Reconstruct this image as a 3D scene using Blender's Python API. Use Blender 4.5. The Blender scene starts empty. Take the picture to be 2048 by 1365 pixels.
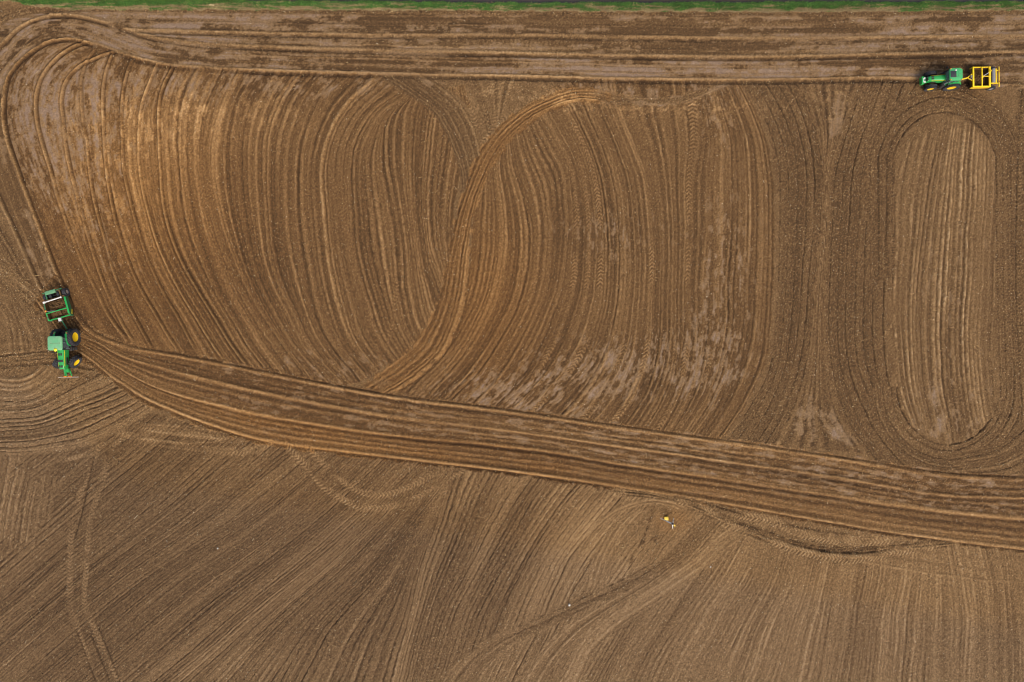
import bpy, bmesh, math, random
import numpy as np
from mathutils import Vector, Matrix

# ------------------------------------------------------------------ camera, sky, sun, exposure
S = bpy.context.scene
COL = S.collection
CAM_H = 85.33
cam = bpy.data.cameras.new('camera'); cam_o = bpy.data.objects.new('camera', cam); COL.objects.link(cam_o)
cam.sensor_width = 36.0; cam.lens = 24.0; cam.clip_end = 6000.0; cam.clip_start = 0.5
cam_o.location = (0, 0, CAM_H); cam_o.rotation_euler = (0, 0, 0)
S.camera = cam_o
SUN_AZ, SUN_EL = math.radians(-68.0), math.radians(48.0)       # direction the light comes from (ccw from +X), elevation
w = bpy.data.worlds.new('World'); S.world = w; w.use_nodes = True
nt = w.node_tree; bg = nt.nodes['Background']
sky = nt.nodes.new('ShaderNodeTexSky'); sky.sky_type = 'NISHITA'; sky.sun_disc = False
sky.sun_elevation = SUN_EL; sky.sun_rotation = math.pi/2 - SUN_AZ
sky.air_density = 1.0; sky.dust_density = 6.0; sky.ozone_density = 0.3
nt.links.new(sky.outputs[0], bg.inputs[0]); bg.inputs[1].default_value = 0.12
sl = bpy.data.lights.new('sun', 'SUN'); sl.energy = 1.4; sl.angle = math.radians(18); sl.color = (1.0, 0.94, 0.86)
so = bpy.data.objects.new('sun', sl); COL.objects.link(so)
sd = Vector((math.cos(SUN_AZ)*math.cos(SUN_EL), math.sin(SUN_AZ)*math.cos(SUN_EL), math.sin(SUN_EL)))
so.rotation_euler = sd.to_track_quat('Z', 'Y').to_euler(); so.location = (0, 0, 60)
S.view_settings.view_transform = 'Standard'; S.view_settings.look = 'None'
S.cycles.filter_width = 1.05
S.view_settings.exposure = 0.50; S.view_settings.gamma = 1.0; S.view_settings.use_curve_mapping = False

# ------------------------------------------------------------------ helpers: field plan units (1/16 m, origin top-left) <-> metres
PX = 16.0
def wx(x): return (x - 1024.0) / PX
def wy(y): return (682.5 - y) / PX
rng = np.random.default_rng(7); random.seed(7)
def smooth(a, b, x):
    t = np.clip((x - a) / (b - a + 1e-9), 0, 1); return t*t*(3 - 2*t)
_tab = rng.random((256, 256)).astype(np.float32)*2 - 1
def noise(x, y, seed=0):
    x = np.asarray(x, dtype=np.float64) + seed*37.17; y = np.asarray(y, dtype=np.float64) + seed*91.73
    xi = np.floor(x).astype(np.int64); yi = np.floor(y).astype(np.int64)
    fx = x - xi; fy = y - yi; fx = fx*fx*(3 - 2*fx); fy = fy*fy*(3 - 2*fy)
    x0 = xi & 255; x1 = (xi + 1) & 255; y0 = yi & 255; y1 = (yi + 1) & 255
    return (_tab[y0, x0]*(1-fx) + _tab[y0, x1]*fx)*(1-fy) + (_tab[y1, x0]*(1-fx) + _tab[y1, x1]*fx)*fy
def fbm(x, y, seed=0, o=3):
    r = 0; a = 1.0; t = 0
    for k in range(o):
        r = r + a*noise(x*2**k, y*2**k, seed + k*5); t += a; a *= 0.55
    return r/t

# ------------------------------------------------------------------ the field: one sheet, fine where the photograph looks, coarse to the horizon
def axis(half, step):
    core = np.arange(-half, half + 1e-6, step)
    ext = []; s = step; p = core[-1]; k = 0
    while p < 3000:
        s *= 1.12 if k < 14 else 1.7; p += s; ext.append(p); k += 1
    ext = np.array(ext)
    return np.concatenate([-ext[::-1], core, ext])
GX = axis(65.6, 0.102); GY = axis(44.4, 0.102)
NX, NY = len(GX), len(GY)
XM = (GX[1:] + GX[:-1])/2; YM = (GY[1:] + GY[:-1])/2
QX = (GX*PX + 1024).astype(np.float64); QY = (682.5 - GY*PX).astype(np.float64)
N = NX*NY
PXX = np.tile(QX, NY); PYY = np.repeat(QY, NX)        # plan coordinates of every vertex
near = ((PXX > -300) & (PXX < 2350) & (PYY > -300) & (PYY < 1665)).astype(np.float32)
T = 0.10*fbm(PXX/90, PYY/90, 1) + 0.18*fbm(PXX/14, PYY/14, 2)*near     # tone of the soil: -1 damp and dark, +1 dry and pale
SM = np.zeros(N); WA = np.zeros(N); CL = np.full(N, 0.5); HH = np.zeros(N)   # smeared skin, rust tint, cloddiness, height

def P(s): return np.array([[float(q) for q in p.split(',')] for p in s.split()])
def crv(pts, n, idx=False):
    p = np.asarray(pts, float); m = len(p)
    if m == 2: return p[0] + (p[1]-p[0])*np.linspace(0, 1, n)[:, None]
    d = np.sqrt(((p[1:]-p[:-1])**2).sum(1)); tk = np.arange(m, dtype=float) if idx else np.concatenate([[0], np.cumsum(d)])
    tan = np.empty_like(p)
    tan[1:-1] = ((p[1:-1]-p[:-2])/(tk[1:-1]-tk[:-2])[:, None]*(tk[2:]-tk[1:-1])[:, None] + (p[2:]-p[1:-1])/(tk[2:]-tk[1:-1])[:, None]*(tk[1:-1]-tk[:-2])[:, None])/(tk[2:]-tk[:-2])[:, None]
    tan[0] = (p[1]-p[0])/(tk[1]-tk[0]); tan[-1] = (p[-1]-p[-2])/(tk[-1]-tk[-2])
    def ev(t):
        k = np.clip(np.searchsorted(tk, t, side='right')-1, 0, m-2); h = (tk[k+1]-tk[k])[:, None]; s = ((t-tk[k])/(tk[k+1]-tk[k]))[:, None]
        return (2*s**3-3*s**2+1)*p[k] + (s**3-2*s**2+s)*h*tan[k] + (-2*s**3+3*s**2)*p[k+1] + (s**3-s**2)*h*tan[k+1]
    if idx: return ev(np.linspace(0, m-1, n))
    t = np.linspace(0, tk[-1], 6*m+200); q = ev(t)
    L = np.concatenate([[0], np.cumsum(np.sqrt(((q[1:]-q[:-1])**2).sum(1)))])
    return ev(np.interp(np.linspace(0, L[-1], n), L, t))

def loft(guides, idx=False, cell=0.55):
    """cells covered by the strip of ground between guide curves: (cell index, u across, v along, U positions of the guides)"""
    guides = [P(g) if isinstance(g, str) else np.asarray(g) for g in guides]
    G0 = [crv(g, 200, idx) for g in guides]
    Ls = [np.sqrt(((g[1:]-g[:-1])**2).sum(1)).sum() for g in G0]; Lm = max(Ls)
    seg = np.array([np.sqrt(((G0[k+1]-G0[k])**2).sum(1)) for k in range(len(G0)-1)])
    U = np.concatenate([[0], np.cumsum(seg.mean(1))]); nv = int(Lm*1.25/cell)
    G = np.array([crv(g, nv, idx) for g in guides])
    cnt = np.zeros(N); su = np.zeros(N); sv = np.zeros(N); vv = np.linspace(0, np.mean(Ls), nv)
    for k in range(len(guides)-1):
        nu = max(2, int(seg[k].max()*1.15/cell)); f = (np.arange(nu)+0.5)/nu
        step = max(1, int(1.5e6//nv))
        for a in range(0, nu, step):
            ff = f[a:a+step][:, None, None]; Q = G[k][None]*(1-ff) + G[k+1][None]*ff
            ix = np.searchsorted(XM, wx(Q[..., 0]).ravel()); iy = np.searchsorted(YM, wy(Q[..., 1]).ravel())
            fl = iy*NX + ix
            cnt += np.bincount(fl, minlength=N)
            su += np.bincount(fl, weights=np.repeat(U[k] + f[a:a+step]*(U[k+1]-U[k]), nv), minlength=N)
            sv += np.bincount(fl, weights=np.tile(vv, len(ff)), minlength=N)
    c = np.nonzero(cnt > 0)[0]
    return c, su[c]/cnt[c], sv[c]/cnt[c], U, vv[-1]
def band(path, w0, w1=None):
    c = crv(P(path) if isinstance(path, str) else path, 160); t = np.gradient(c, axis=0); t /= np.linalg.norm(t, axis=1)[:, None]
    n = np.stack([-t[:, 1], t[:, 0]], 1); ww = np.linspace(w0, w0 if w1 is None else w1, 160)[:, None]
    return [c - n*ww, c, c + n*ww]
def put(c, wgt, **k):
    for nm, arr in (('T', T), ('SM', SM), ('WA', WA), ('CL', CL), ('HH', HH)):
        if nm in k: arr[c] = arr[c]*(1-wgt) + k[nm]*wgt
def add(c, wgt, **k):
    for nm, arr in (('T', T), ('SM', SM), ('WA', WA), ('CL', CL), ('HH', HH)):
        if nm in k: arr[c] = arr[c] + k[nm]*wgt
def edge(c, u, v, Umax, Vmax, fu=4.0, fv=0.0, rough=3.0, seed=3):
    e = np.minimum(u, Umax-u) + rough*noise(PXX[c]/9, PYY[c]/9, seed)
    wgt = smooth(0, fu, e)
    if fv: wgt = wgt*smooth(0, fv, np.minimum(v, Vmax-v) + 0.5*fv*noise(PXX[c]/12, PYY[c]/12, seed+1))
    return wgt
def lut_lines(Umax, pos, amp, wid, flank=0.0, side=1, seed=0):
    """cross profile of lines left by blade edges and wheels: tone and height tables over u"""
    r = np.random.default_rng(seed); g = np.arange(0, Umax + 4, 0.25); t = np.zeros_like(g); h = np.zeros_like(g)
    for p in pos:
        a = amp*r.uniform(0.45, 1.1); q = wid*r.uniform(0.7, 1.35); s = side if r.random() < 0.75 else -side
        b = np.exp(-np.abs((g-p)/q)**3.4); t += a*b; h += a*b
        if flank:
            f = np.exp(-((g-p-s*(q+1.5))/1.6)**2) + 0.45*np.exp(-((g-p+s*(q+1.3))/1.2)**2); t -= flank*r.uniform(0.4, 1.2)*f; h -= 0.7*flank*f
    return g, t, h
def positions(Umax, lo, hi, seed, fixed=()):
    r = np.random.default_rng(seed); out = []; p = r.uniform(0, hi)
    while p < Umax:
        if all(abs(p-f) > lo*0.6 for f in fixed): out.append(p)
        p += r.uniform(lo, hi)
    return list(fixed) + out
def chevron(u, v, uc, hw, per=7.2, slant=0.85, dirn=1):
    d = np.abs(u-uc); m = smooth(hw, hw-1.6, d)
    ph = np.sin(2*np.pi*(v*dirn + slant*d + 1.1*noise(v/23, d/6, 140))/per) + 0.5*noise(v/3.1, u/2.7, 141)
    return m, smooth(-0.35, 0.55, ph)

def lay(guides, kind, seed, idx=False, spacing=(14, 30), amp=0.62, wid=2.4, flank=0.55, fixed='guides', base=0.0, streak=0.3, clod=0.3,
        smear=None, warm=0.0, fu=4.0, fv=0.0, rough=3.0, hgt=0.07, side=1, chev=(), rep=True, wob=1.4, dens=1.0, iso=0.0, ridge_clear=0.9, umask=None, wet=0.30):
    c, u, v, U, V = loft(guides, idx)
    x = PXX[c]; y = PYY[c]
    wgt = edge(c, u, v, U[-1], V, fu, fv, rough, seed)
    uw = u + wob*noise(v/70, u/60, seed+11) + 0.75*noise(v/11, u/9, seed+12) + 0.5*noise(v/4.5, u/6, seed+33)
    fx = list(U) if fixed == 'guides' else list(fixed)
    g, lt, lh = lut_lines(U[-1], positions(U[-1], spacing[0], spacing[1], seed, fx), amp, wid, flank, side, seed)
    mod = np.clip(0.72 + 0.75*fbm(v/120, u/16, seed+13, 2), 0.12, 1.25)*dens
    mod = mod*np.clip(0.92 + 0.5*noise(v/8.5, u/5, seed+31) + 0.35*noise(v/3.2, u/3, seed+32), 0.15, 1.35)
    if umask is not None: mod = mod*umask(u, U)
    t = base + np.interp(uw, g, lt)*mod
    h = np.interp(uw, g, lh)*mod*hgt
    s1 = noise(uw/2.3, v/230, seed+14); s2 = noise(uw/6.5, v/340, seed+15); s3 = noise(uw/19, v/260, seed+16)
    t = t + streak*(0.42*s1 + 0.6*s2 + 0.26*s3)
    h = h + 0.012*(s1 + s2)*(streak/0.3)
    sm = np.zeros_like(t)
    if smear is not None:
        amt = smear(x, y) if callable(smear) else smear
        n = fbm(v/75, uw/9, seed+17, 4)*0.66*(1-iso) + iso*0.66*fbm(v/15, uw/4.6, seed+21, 3) + (0.40-0.12*iso)*fbm(x/24, y/20, seed+18, 3) + 0.16*noise(x/4.2, y/3.4, seed+20) + 0.10*s2
        d = n - (0.36 - 0.70*amt)
        sm = (0.72*smooth(-0.03, 0.10, d) + 0.28*smooth(0.16, 0.36, d))*np.clip(amt*3.2, 0, 1)*(1 - np.clip(1.5*np.abs(np.interp(uw, g, lt)*mod), 0, 0.9)*ridge_clear)
        t = t*(1-0.45*sm) - wet*np.clip(amt*1.6, 0, 1)*smooth(0.0, -0.14, d)
        h = h*(1-0.3*sm)
    cl = np.full_like(t, clod)*(1-0.5*sm)
    for (uc, hw, v0, v1, st, dr) in chev:
        m, p = chevron(uw, v, uc, hw, dirn=dr)
        m = m*smooth(v0, v0+30, v)*smooth(v1, v1-30, v)*np.clip(0.75+0.9*noise(v/60, u*0+seed, seed+19), 0, 1)
        t = t*(1-m*0.6) + m*st*(p*1.3-0.45); h = h + m*0.045*(p-0.5); sm = sm*(1-m*0.6)
    (put if rep else add)(c, wgt, T=t, SM=sm, WA=warm*np.ones_like(t), CL=cl, HH=h)
    return c, u, v, U, V, wgt

def blob(x, y, cx, cy, rx, ry): return np.exp(-(((x-cx)/rx)**2 + ((y-cy)/ry)**2))

# --- 1. southern field: long cultivation lines fanning from diagonal (west) to upright (east)
south = ["-420,1290 -200,1120 20,935 200,800", "-230,1420 -20,1245 200,1060 430,860", "-60,1450 37,1365 278,1163 490,1023 640,900",
 "230,1460 345,1365 537,1203 632,1128 737,1035 870,900", "540,1460 595,1355 650,1255 752,1150 822,1060 930,920",
 "765,1460 787,1365 825,1210 845,1123 875,1040 905,920", "835,1460 855,1350 872,1280 902,1198 947,1118 1000,1023 1050,940",
 "965,1460 1010,1370 1059,1278 1100,1180 1150,1090 1200,1030 1260,965", "1200,1460 1232,1358 1300,1240 1374,1140 1424,1080 1500,1000",
 "1380,1460 1420,1365 1480,1240 1530,1150 1560,1060 1590,1000", "1615,1460 1646,1365 1661,1265 1680,1150 1700,1040",
 "1775,1460 1786,1365 1796,1248 1813,1143 1820,1060", "1908,1460 1906,1365 1910,1250 1905,1163 1890,1080", "2160,1460 2160,1365 2150,1200 2130,1080"]
c, u, v, U, V, wg = lay(south, 'field', 21, umask=lambda u, U: 1 - 0.72*smooth(U[7], U[10], u), spacing=(7, 12), amp=-0.85, wid=1.15, flank=-0.12, fixed=(), base=0.05, streak=0.27, clod=0.72, hgt=0.07, wob=2.6, dens=0.95)
g, lt, lh = lut_lines(U[-1], positions(U[-1], 8, 15, 22), 0.36, 2.1, 0.25, 1, 22)
m = np.clip(0.25 + 1.5*fbm(v/130, u/30, 23, 2) + 0.35*smooth(U[8], U[10], u), 0, 1); add(c, wg*m, T=np.interp(u + 3*noise(v/90, u/50, 24), g, lt))
x = PXX[c]; y = PYY[c]
pal = 0.15*smooth(880, 1250, x) + 0.22*blob(x, y, 1210, 1130, 90, 120) + 0.14*blob(x, y, 560, 1330, 260, 40) - 0.08*blob(x, y, 300, 1180, 330, 170) - 0.10*blob(x, y, 800, 1130, 120, 190)
add(c, wg, T=pal - 0.10*smooth(1000, 600, x) + 0.12*noise(u/38, v/400, 25))
# steep faded wheel marks at the west edge of it
lay(["-60,1130 -40,1020 -20,900", "30,1130 45,1020 70,900", "100,1110 115,1010 130,905"], 'field', 27, spacing=(9, 16), amp=0.5, wid=3.0, flank=0.7, fixed=(), base=0.0, clod=0.9, hgt=0.08, fu=40, fv=70, rough=16, dens=0.75)
for q, hw, dt, cl in (("900,930 870,1050 840,1150 810,1260 780,1420", 30, 0.17, -0.3), ("1210,985 1150,1080 1100,1180 1065,1270", 48, 0.15, -0.3), ("790,985 737,1035 632,1128 537,1203 400,1320 330,1400", 30, 0.15, -0.3),
                       ("985,970 930,1080 885,1240 850,1400", 34, -0.13, 0.2), ("880,1000 800,1110 720,1220 630,1370", 40, -0.10, 0.2), ("1085,975 1040,1060 985,1180 950,1250", 36, -0.12, 0.2), ("1640,1120 1600,1240 1560,1400", 30, 0.08, -0.2)):
    cc, uu, vv, UU, VV = loft(band(q, hw)); e = smooth(0, hw*0.55, np.minimum(uu, UU[-1]-uu) + 5*noise(vv/60, uu/14, 28))*smooth(0, 60, np.minimum(vv, VV-vv))
    add(cc, e*np.clip(0.85 + 0.5*noise(uu/7, vv/260, 29), 0.2, 1.3), T=dt, CL=cl)
# --- 2. western turning arcs
arcs = ["-120,905 0,914 105,911 165,900 230,872 295,832 350,790", "-120,858 0,862 87,852 175,820 262,782 320,740", "-120,826 0,830 75,820 140,790 225,748 290,700", "-120,775 0,792 32,795 70,786 105,762 150,715 200,660"]
lay(arcs, 'field', 31, spacing=(9, 14), amp=-0.95, wid=1.25, flank=-0.4, fixed=(), base=0.10, streak=0.36, clod=0.9, hgt=0.09, fu=6, wob=2.2)
lay(["-120,800 0,800 40,802 80,790 118,760 135,730", "-80,765 0,768 30,772 60,764 88,742 105,715", "-60,735 0,738 25,744 50,740 72,722 80,700"], 'r', 32, spacing=(9, 14), amp=0.5, wid=2.4, flank=0.4, base=0.12, clod=0.5, fu=6)
lay(["-60,600 0,625 10,680 14,750", "40,590 45,630 60,680 65,740", "120,600 118,650 120,690 125,740"], 'r', 33, spacing=(10, 16), amp=0.55, wid=3, flank=0.3, fixed=(), base=-0.1, clod=0.6, fu=14, fv=24)
lay(["-90,330 0,440 60,550 110,640", "-90,420 -20,500 40,590 90,680", "-90,520 -20,560 30,610 80,700"], 'field', 34, spacing=(12, 22), amp=0.35, wid=3, flank=0.7, fixed=(), base=-0.05, clod=0.9, fu=12, fv=20)
lay(band("-40,520 0,540 45,575 95,622", 22), 'field', 35, spacing=(9, 13), amp=-0.8, wid=2.2, flank=-0.6, fixed=(), base=0.05, clod=1.3, hgt=0.12, fu=8, rough=6)
lay(band("-40,728 30,722 100,715 190,728", 26), 'field', 36, spacing=(9, 14), amp=-0.6, wid=2.2, flank=-0.5, fixed=(), base=-0.02, clod=1.3, hgt=0.10, fu=12, rough=7)

# --- 3. the big fan of scraper passes, west part
def sm_west(x, y): return np.clip(0.66*blob(x, y, 140, 190, 150, 110) + 0.52*blob(x, y, 60, 300, 90, 160) + 0.45*blob(x, y, 190, 380, 70, 130) + 0.60*blob(x, y, 470, 165, 330, 36) + 0.5*blob(x, y, 655, 735, 130, 36) + 0.25*blob(x, y, 240, 560, 60, 120), 0, 0.8)
mg = ["150,60 100,72 50,100 10,150 -2,190 -4,230 0,262 16,305 30,341 57,416 80,473 110,540 150,640",
 "186,80 150,92 112,117 82,155 71,195 72,237 82,282 100,340 117,403 140,466 160,516 190,578 215,628 260,690",
 "250,95 200,112 155,135 130,165 122,195 125,237 130,287 140,341 157,406 175,471 190,521 212,581 240,641 275,700",
 "188,100 172,125 162,155 161,190 164,237 172,282 178,341 185,386 195,431 212,491 227,546 250,598 275,646 310,710",
 "225,105 212,140 206,170 205,225 207,282 212,341 222,403 237,466 257,526 282,581 310,628 335,671 365,715",
 "265,115 252,150 245,185 242,225 244,287 247,341 260,403 277,466 300,531 327,588 357,638 380,682 400,715",
 "315,125 300,162 282,212 277,262 279,341 290,403 308,466 333,530 361,585 394,640 420,682 450,725",
 "352,115 342,140 327,170 317,212 317,262 320,341 325,403 340,466 365,528 395,581 430,638 457,682 505,748",
 "440,125 430,148 405,200 392,250 391,341 400,403 415,473 435,528 462,591 495,648 512,676 570,755",
 "492,125 477,147 447,207 430,262 425,341 440,431 462,503 490,566 512,606 560,680 615,757",
 "520,125 507,150 482,195 467,250 462,341 475,441 495,528 512,573 537,623 572,682 650,768",
 "605,125 589,147 552,207 529,275 527,341 532,441 540,516 560,578 587,628 612,682 690,772",
 "690,130 672,147 637,187 612,237 597,287 593,341 594,441 604,516 619,603 642,666 715,765",
 "765,152 744,172 702,212 674,252 657,300 652,341 657,441 667,528 684,603 712,682 755,740",
 "835,182 812,197 764,232 742,270 727,312 724,341 729,428 739,516 759,591 789,673 812,712",
 "845,172 815,200 789,222 774,250 771,287 777,341 792,416 802,491 809,591 829,666 845,695",
 "850,165 828,195 818,220 815,255 814,341 822,441 837,541 854,628 862,655", "885,180 872,205 862,240 857,275 852,341 849,416 857,491 877,553 888,580",
 "930,170 940,210 938,260 928,320 915,380 908,430 905,470 902,500 900,520"]
def chev_at(U, k, d): return U[k] + d
c, u, v, U, V, wg = lay(mg, 'r', 41, umask=lambda u, U: 0.2 + 0.8*smooth(U[4], U[6], u), spacing=(9, 17), amp=0.50, wid=2.6, flank=0.42, base=-0.12, streak=0.40, clod=0.42, smear=sm_west, iso=0.75, ridge_clear=1.0, warm=0.3, hgt=0.10, fu=3)
x = PXX[c]; y = PYY[c]
add(c, wg, T=0.16*blob(x, y, 330, 330, 190, 170) + 0.34*blob(x, y, 210, 310, 130, 180) + 0.12*blob(x, y, 420, 240, 260, 70) - 0.12*blob(x, y, 480, 560, 160, 130) - 0.10*blob(x, y, 860, 420, 60, 120), WA=0.55*blob(x, y, 270, 440, 220, 280), CL=0.5*blob(x, y, 870, 430, 45, 110) + 0.4*blob(x, y, 480, 540, 170, 120))
crumb = smooth(0.10, 0.42, fbm(u/7, v/22, 44, 3) + 0.25*noise(x/3.4, y/3.4, 45))*np.clip(blob(x, y, 340, 240, 230, 60) + 1.0*blob(x, y, 190, 360, 120, 200), 0, 1)
add(c, wg*crumb, T=0.55)

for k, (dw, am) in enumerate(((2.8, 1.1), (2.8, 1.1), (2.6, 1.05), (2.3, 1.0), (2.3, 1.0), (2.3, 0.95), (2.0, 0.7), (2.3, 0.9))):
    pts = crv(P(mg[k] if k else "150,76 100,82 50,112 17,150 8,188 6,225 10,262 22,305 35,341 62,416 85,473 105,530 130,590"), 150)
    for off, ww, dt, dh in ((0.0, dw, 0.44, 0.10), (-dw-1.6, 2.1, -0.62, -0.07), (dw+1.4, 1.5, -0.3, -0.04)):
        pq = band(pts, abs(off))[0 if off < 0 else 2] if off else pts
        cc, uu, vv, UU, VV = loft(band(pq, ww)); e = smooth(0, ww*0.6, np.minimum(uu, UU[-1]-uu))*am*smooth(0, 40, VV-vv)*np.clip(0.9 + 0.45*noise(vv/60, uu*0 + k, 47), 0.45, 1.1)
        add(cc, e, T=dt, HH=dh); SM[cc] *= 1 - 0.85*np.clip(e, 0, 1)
# --- 4. the fan, east part
def sm_east(x, y): return np.clip(0.62*blob(x, y, 1010, 800, 170, 60) + 0.62*blob(x, y, 1240, 735, 160, 60) + 0.42*blob(x, y, 1420, 720, 90, 110) + 0.36*blob(x, y, 1230, 470, 120, 60) + 0.42*blob(x, y, 1450, 520, 60, 130) + 0.5*blob(x, y, 1250, 180, 240, 24) + 0.3*blob(x, y, 1440, 250, 50, 60), 0, 0.75)
ng = ["985,270 960,350 945,430 938,520 925,590 890,660 850,710 790,765 760,795", "1005,262 988,341 992,400 995,460 988,540 965,620 915,705 855,775 830,805",
 "1018,250 1031,341 1049,391 1061,466 1061,516 1054,566 1039,616 1010,670 960,745 895,815",
 "1055,215 1092,280 1124,341 1131,403 1134,453 1129,516 1119,578 1099,641 1075,695 1030,765 970,830",
 "1105,175 1136,222 1164,275 1188,341 1204,441 1206,516 1199,616 1178,682 1144,745 1099,795 1045,845",
 "1225,145 1240,220 1268,290 1288,341 1301,430 1306,516 1301,616 1299,682 1287,740 1262,800 1215,865",
 "1390,140 1394,220 1396,275 1386,341 1384,466 1379,566 1379,682 1371,745 1349,807 1310,880",
 "1430,140 1459,217 1479,275 1484,341 1484,466 1479,566 1470,682 1455,740 1425,810 1370,890",
 "1465,140 1510,215 1535,280 1546,341 1550,466 1548,566 1543,650 1535,720 1500,800 1435,895"]
c0, u0, v0, U0, V0 = loft(ng[:2]); del c0, u0, v0
Ue = np.cumsum([0]+[np.sqrt(((crv(P(ng[k+1]), 200)-crv(P(ng[k]), 200))**2).sum(1)).mean() for k in range(len(ng)-1)])
chv = [(Ue[3]+22, 6, 130, 640, 0.5, -1), (Ue[4]-4, 6.5, 60, 720, 0.6, -1), (Ue[4]-30, 6, 120, 420, 0.35, -1), (Ue[5]-2, 6.5, 300, 720, 0.6, -1), (Ue[5]-45, 5.5, 420, 720, 0.45, -1), (Ue[6]-6, 6.5, 40, 720, 0.55, -1), (Ue[6]-34, 5, 430, 720, 0.4, -1), (Ue[2]+18, 5, 250, 700, 0.35, -1), (Ue[7]-40, 5, 500, 720, 0.4, -1)]
c, u, v, U, V, wg = lay(ng, 'r', 51, spacing=(8, 15), amp=0.46, wid=2.5, flank=0.40, base=-0.12, streak=0.38, clod=0.35, smear=sm_east, iso=1.0, warm=0.22, hgt=0.09, chev=chv, fu=3)
x = PXX[c]; y = PYY[c]
add(c, wg, WA=0.55*blob(x, y, 960, 600, 130, 200), T=-0.06*blob(x, y, 1000, 690, 150, 80) + 0.10*blob(x, y, 1480, 420, 90, 260) + 0.3*blob(x, y, 1300, 215, 220, 22)*smooth(0.1, 0.5, fbm(x/14, y/10, 54)))
# lens: arcs curving over the top of the western fan
lay(["745,150 812,190 859,222 882,255 905,305 918,345 925,400", "800,148 850,185 890,220 915,262 932,310 940,350 938,400", "850,145 905,180 945,222 965,265 972,310 968,340 958,380"], 'r', 56, spacing=(9, 16), amp=0.45, wid=2.4, flank=0.35, base=-0.12, clod=0.5, smear=lambda x, y: 0.35*blob(x, y, 870, 170, 70, 30), hgt=0.08, fu=5, fv=20)
# fan of cross marks between the lens and the rust-coloured pass
lay(["905,145 945,190 965,240 975,290", "960,145 975,190 985,230 990,275", "1060,140 1030,180 1010,225 990,270"], 'r', 57, spacing=(10, 16), amp=0.4, wid=3, flank=0.35, fixed=(), base=-0.1, clod=0.6, fu=8, fv=12, chev=[(14, 6, 0, 160, 0.5, 1), (40, 6, 0, 160, 0.5, 1), (66, 6, 0, 160, 0.5, 1)])
# --- 5. rust-coloured S pass crossing the fan
sL = "600,835 700,782 770,735 815,698 850,655 872,605 885,545 893,500 906,440 926,380 951,310 986,262 1030,224 1080,195 1130,177 1190,172 1250,182"
sR = "680,850 770,800 835,760 885,715 915,665 932,610 940,550 942,505 950,450 968,385 992,330 1022,290 1062,252 1105,224 1150,210 1200,212 1250,225"
lay(band("1150,183 1210,196 1270,201 1330,202 1380,194 1430,175 1470,160", 11), 'r', 62, spacing=(7, 10), amp=0.4, wid=2, flank=0.5, base=0.12, clod=0.6, fu=4, fv=20, smear=0.3)
lay([sL, sR], 'r', 61, idx=True, spacing=(6, 10), amp=0.55, wid=1.7, flank=0.5, fixed=(3, 44), base=0.0, streak=0.5, clod=0.55, warm=0.66, hgt=0.08, fu=6, rough=8, fv=110, wob=2.6)

# --- 6. dark freshly cultivated strips in the east, thin furrows
q0 = "1460,140 1512,215 1540,280 1552,341 1555,466 1553,566 1548,650 1540,720 1505,800 1435,900"
q1 = "1583,140 1621,215 1640,287 1647,341 1644,440 1633,560 1627,640 1622,690 1609,757 1588,825 1548,895"
c, u, v, U, V, wg = lay([q0, q1], 'c', 71, spacing=(15, 20), amp=-0.95, wid=1.3, flank=-0.25, fixed=(), base=-0.22, streak=0.22, clod=1.0, hgt=0.10, fu=6, rough=5)
def sm_tri(x, y): return np.clip(0.6*blob(x, y, 1672, 225, 45, 55) + 0.55*blob(x, y, 1615, 840, 45, 60) + 0.4*blob(x, y, 1690, 870, 35, 40), 0, 0.7)
lay([q1, "1725,140 1700,215 1678,287 1660,341 1655,440 1650,560 1648,640 1650,690 1658,757 1685,842 1730,905"], 'c', 72, spacing=(7, 12), amp=0.4, wid=2.2, flank=0.4, base=-0.08, clod=0.7, smear=sm_tri, hgt=0.06, fu=4)
r0 = "1725,140 1700,215 1678,287 1662,341 1657,440 1650,560 1648,640 1650,690 1658,757 1685,842 1730,905 1760,950"
r1 = "1800,165 1775,235 1745,300 1735,341 1728,440 1722,560 1720,640 1720,690 1735,757 1765,820 1806,885 1870,955"
r2 = "1880,170 1830,215 1798,265 1788,341 1783,440 1778,560 1776,640 1778,690 1784,757 1806,825 1850,880 1915,912"
c, u, v, U, V, wg = lay([r0, r1, r2], 'c', 73, spacing=(17, 22), amp=-0.95, wid=1.3, flank=-0.25, fixed=(), base=-0.20, streak=0.2, clod=1.0, hgt=0.10, fu=5, rough=4)
add(c, wg, T=0.16*blob(PXX[c], PYY[c], 1750, 240, 60, 70))
# ground between the headland and the oval
lay(["1840,150 1800,210 1770,260", "1990,150 1930,180 1880,220"], 'c', 74, spacing=(18, 30), amp=0.35, wid=3.4, flank=0.3, fixed=(), base=-0.12, clod=0.8, fu=20, fv=16)
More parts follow.
